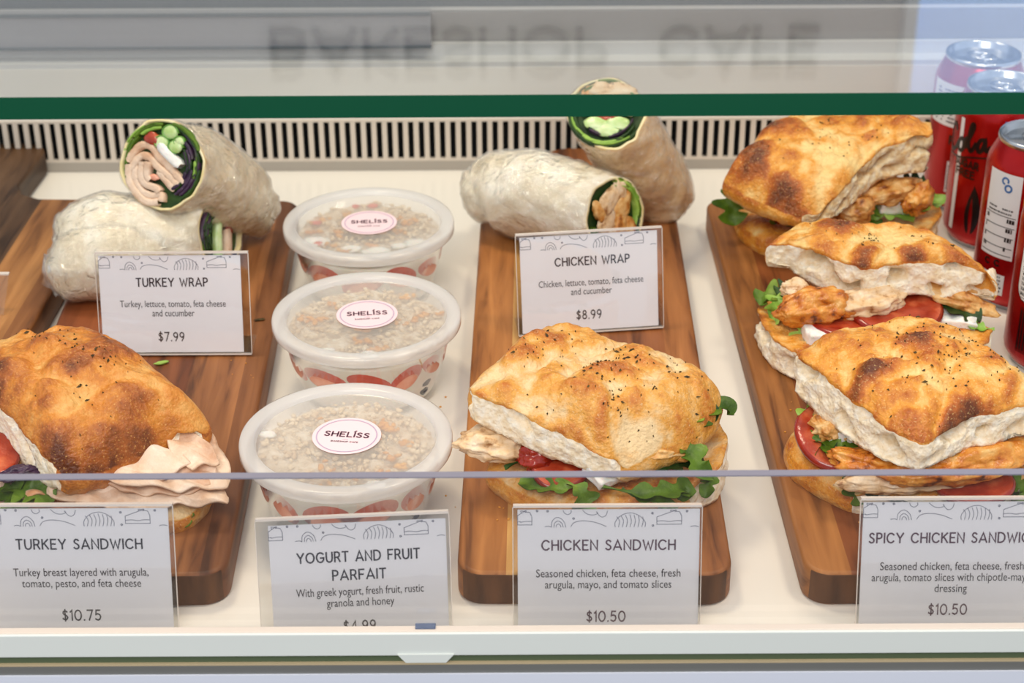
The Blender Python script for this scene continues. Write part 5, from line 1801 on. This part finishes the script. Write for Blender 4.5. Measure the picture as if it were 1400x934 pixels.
        patch('blue_mark', -12, 4, .0985, .1035, 'can_blue', lift=-.0003)
    if kind == 'panel_back':
        patch('white_panel', -86, 22, .070, .1030, 'can_white')
        rowsof(-76, 16, .0715, .0985, 9, seed=3)
        patch('barcode_panel', -45, -10, .018, .043, 'can_white')
        hlines(-43, -12, [.021 + .0022 * k for k in range(9)], .0011)
        v2, f2 = text_strokes('FREE', .006, .02, .26); draw('block_lettering', v2, f2, 'can_black', -28, .057)
        patch('blue_mark', -40, -20, .012, .0165, 'can_blue')
    if kind == 'table':
        patch('white_panel', -76, -30, .040, .1012, 'can_white')
        v2, f2 = text_strokes('CO', .0048, .010, .28); draw('block_lettering', v2, f2, 'can_blue', -52, .092, -60)
        rowsof(-72, -33, .071, .0765, 2, seed=5)
        hlines(-74, -32, [.0705, .063, .0555, .048, .0425], .0005)
        rowsof(-74, -66, .0425, .070, 4, seed=7); rowsof(-44, -32, .0425, .070, 4, seed=9)
        patch('white_panel', -78, -36, .013, .028, 'can_white')
        rowsof(-76, -38, .014, .027, 5, seed=12)
        for a_, z_ in ((-62, .0335), (-48, .034)):
            v2, f2 = text_strokes('C', .004, .0035, .3); draw('block_lettering', v2, f2, 'can_black', a_, z_)
        patch('orange_seam', -26, -24, .013, .099, 'granola_toasted')
    if kind == 'nutrition':
        patch('panel_outline', -58, 10, .048, .1010, 'can_black', .012)
        patch('white_panel', -57, 9, .0487, .1003, 'can_white', .0115, .0002)
        v2, f2 = font_2d('Nutrition', .0055, .020); draw('panel_title', v2, f2, 'can_blue', -30, .0885)
        rowsof(-53, 4, .052, .0865, 10, seed=15)
        hlines(-53, 4, [.0520 + .00345 * k for k in range(11)], .00028)
        patch('dark_panel', -48, 20, .0145, .046, 'can_dark_red')
        V = []; F = []
        for k in range(12):
            a = -46 + k * 4.2; b0 = len(V)
            for (aa, zz) in ((a, .017), (a + 1.9, .017), (a + 1.9, .044), (a, .044)): V.append(T(aa, zz, CR + .0003))
            F.append((b0, b0 + 1, b0 + 2, b0 + 3))
        mk('stripe_print', V, F, 'can_black', body, smooth=False)
        patch('white_panel', -20, -8, .0145, .018, 'can_white', 0, .0004)
    return root


def can_at(px_l, py_l):
    p = P(px_l, py_l, .120)
    return p.x, p.y


ca = can_at(1345, 72); cb = can_at(1377, 114); cc_ = can_at(1424, 184)
can('rearmost red cola can with pale printed panel, seen mostly through the glass top', ca[0], ca[1], 0, 'panel_back')
can('red cola can with black script lettering, second from the back', cb[0], cb[1] - .0, 0, 'script')
can('red cola can with white nutrition table beside the front can', cc_[0], cc_[1], 0, 'table')
cd_ = P(1440, 491, 0)
can('front red cola can with arched white nutrition panel at the right edge', cd_.x, cd_.y, -19, 'nutrition')

# ==================================================================== SMALL LEAVINGS
V, F = lump_vf(P(355, 437, ZB + .0008), (.0034, .0012, .0007), rotz(15), 2, .2); mk('herb_scrap', V, F, 'herb', None, loc=tuple(P(355, 437, ZB)))
tag(bpy.data.objects['herb_scrap'], 'dark herb scrap lying on the brown board beside the turkey wrap sign', 'herb')
V, F = lump_vf(P(221, 496, ZB + .0012), (.0045, .0014, .0011), rotz(25), 2, .2); mk('lettuce_scrap', V, F, 'arugula_bright', None, loc=tuple(P(221, 496, ZB)))
tag(bpy.data.objects['lettuce_scrap'], 'bright green lettuce scrap on the brown board below the turkey wrap sign', 'lettuce')
rnd = random.Random(5)
cm = MB()
for k in range(26):
    px, py = rnd.choice([(608, 575), (609, 683), (350, 495), (1080, 560), (1055, 350), (690, 700), (1180, 700)])
    z = 0 if px in (608, 609) else ZB
    p = P(px + rnd.gauss(0, 16), py + rnd.gauss(0, 14), z + .0004)
    s = rnd.uniform(.0003, .0009)
    v, f = lump_vf(p, (s, s, s * .6), None, k, .3, 2, 1); cm.add(v, f)
tag(cm.mk('crumbs', 'granola_toasted', None), 'fine bread crumbs scattered on the boards and white deck', 'crumbs', kind='stuff')
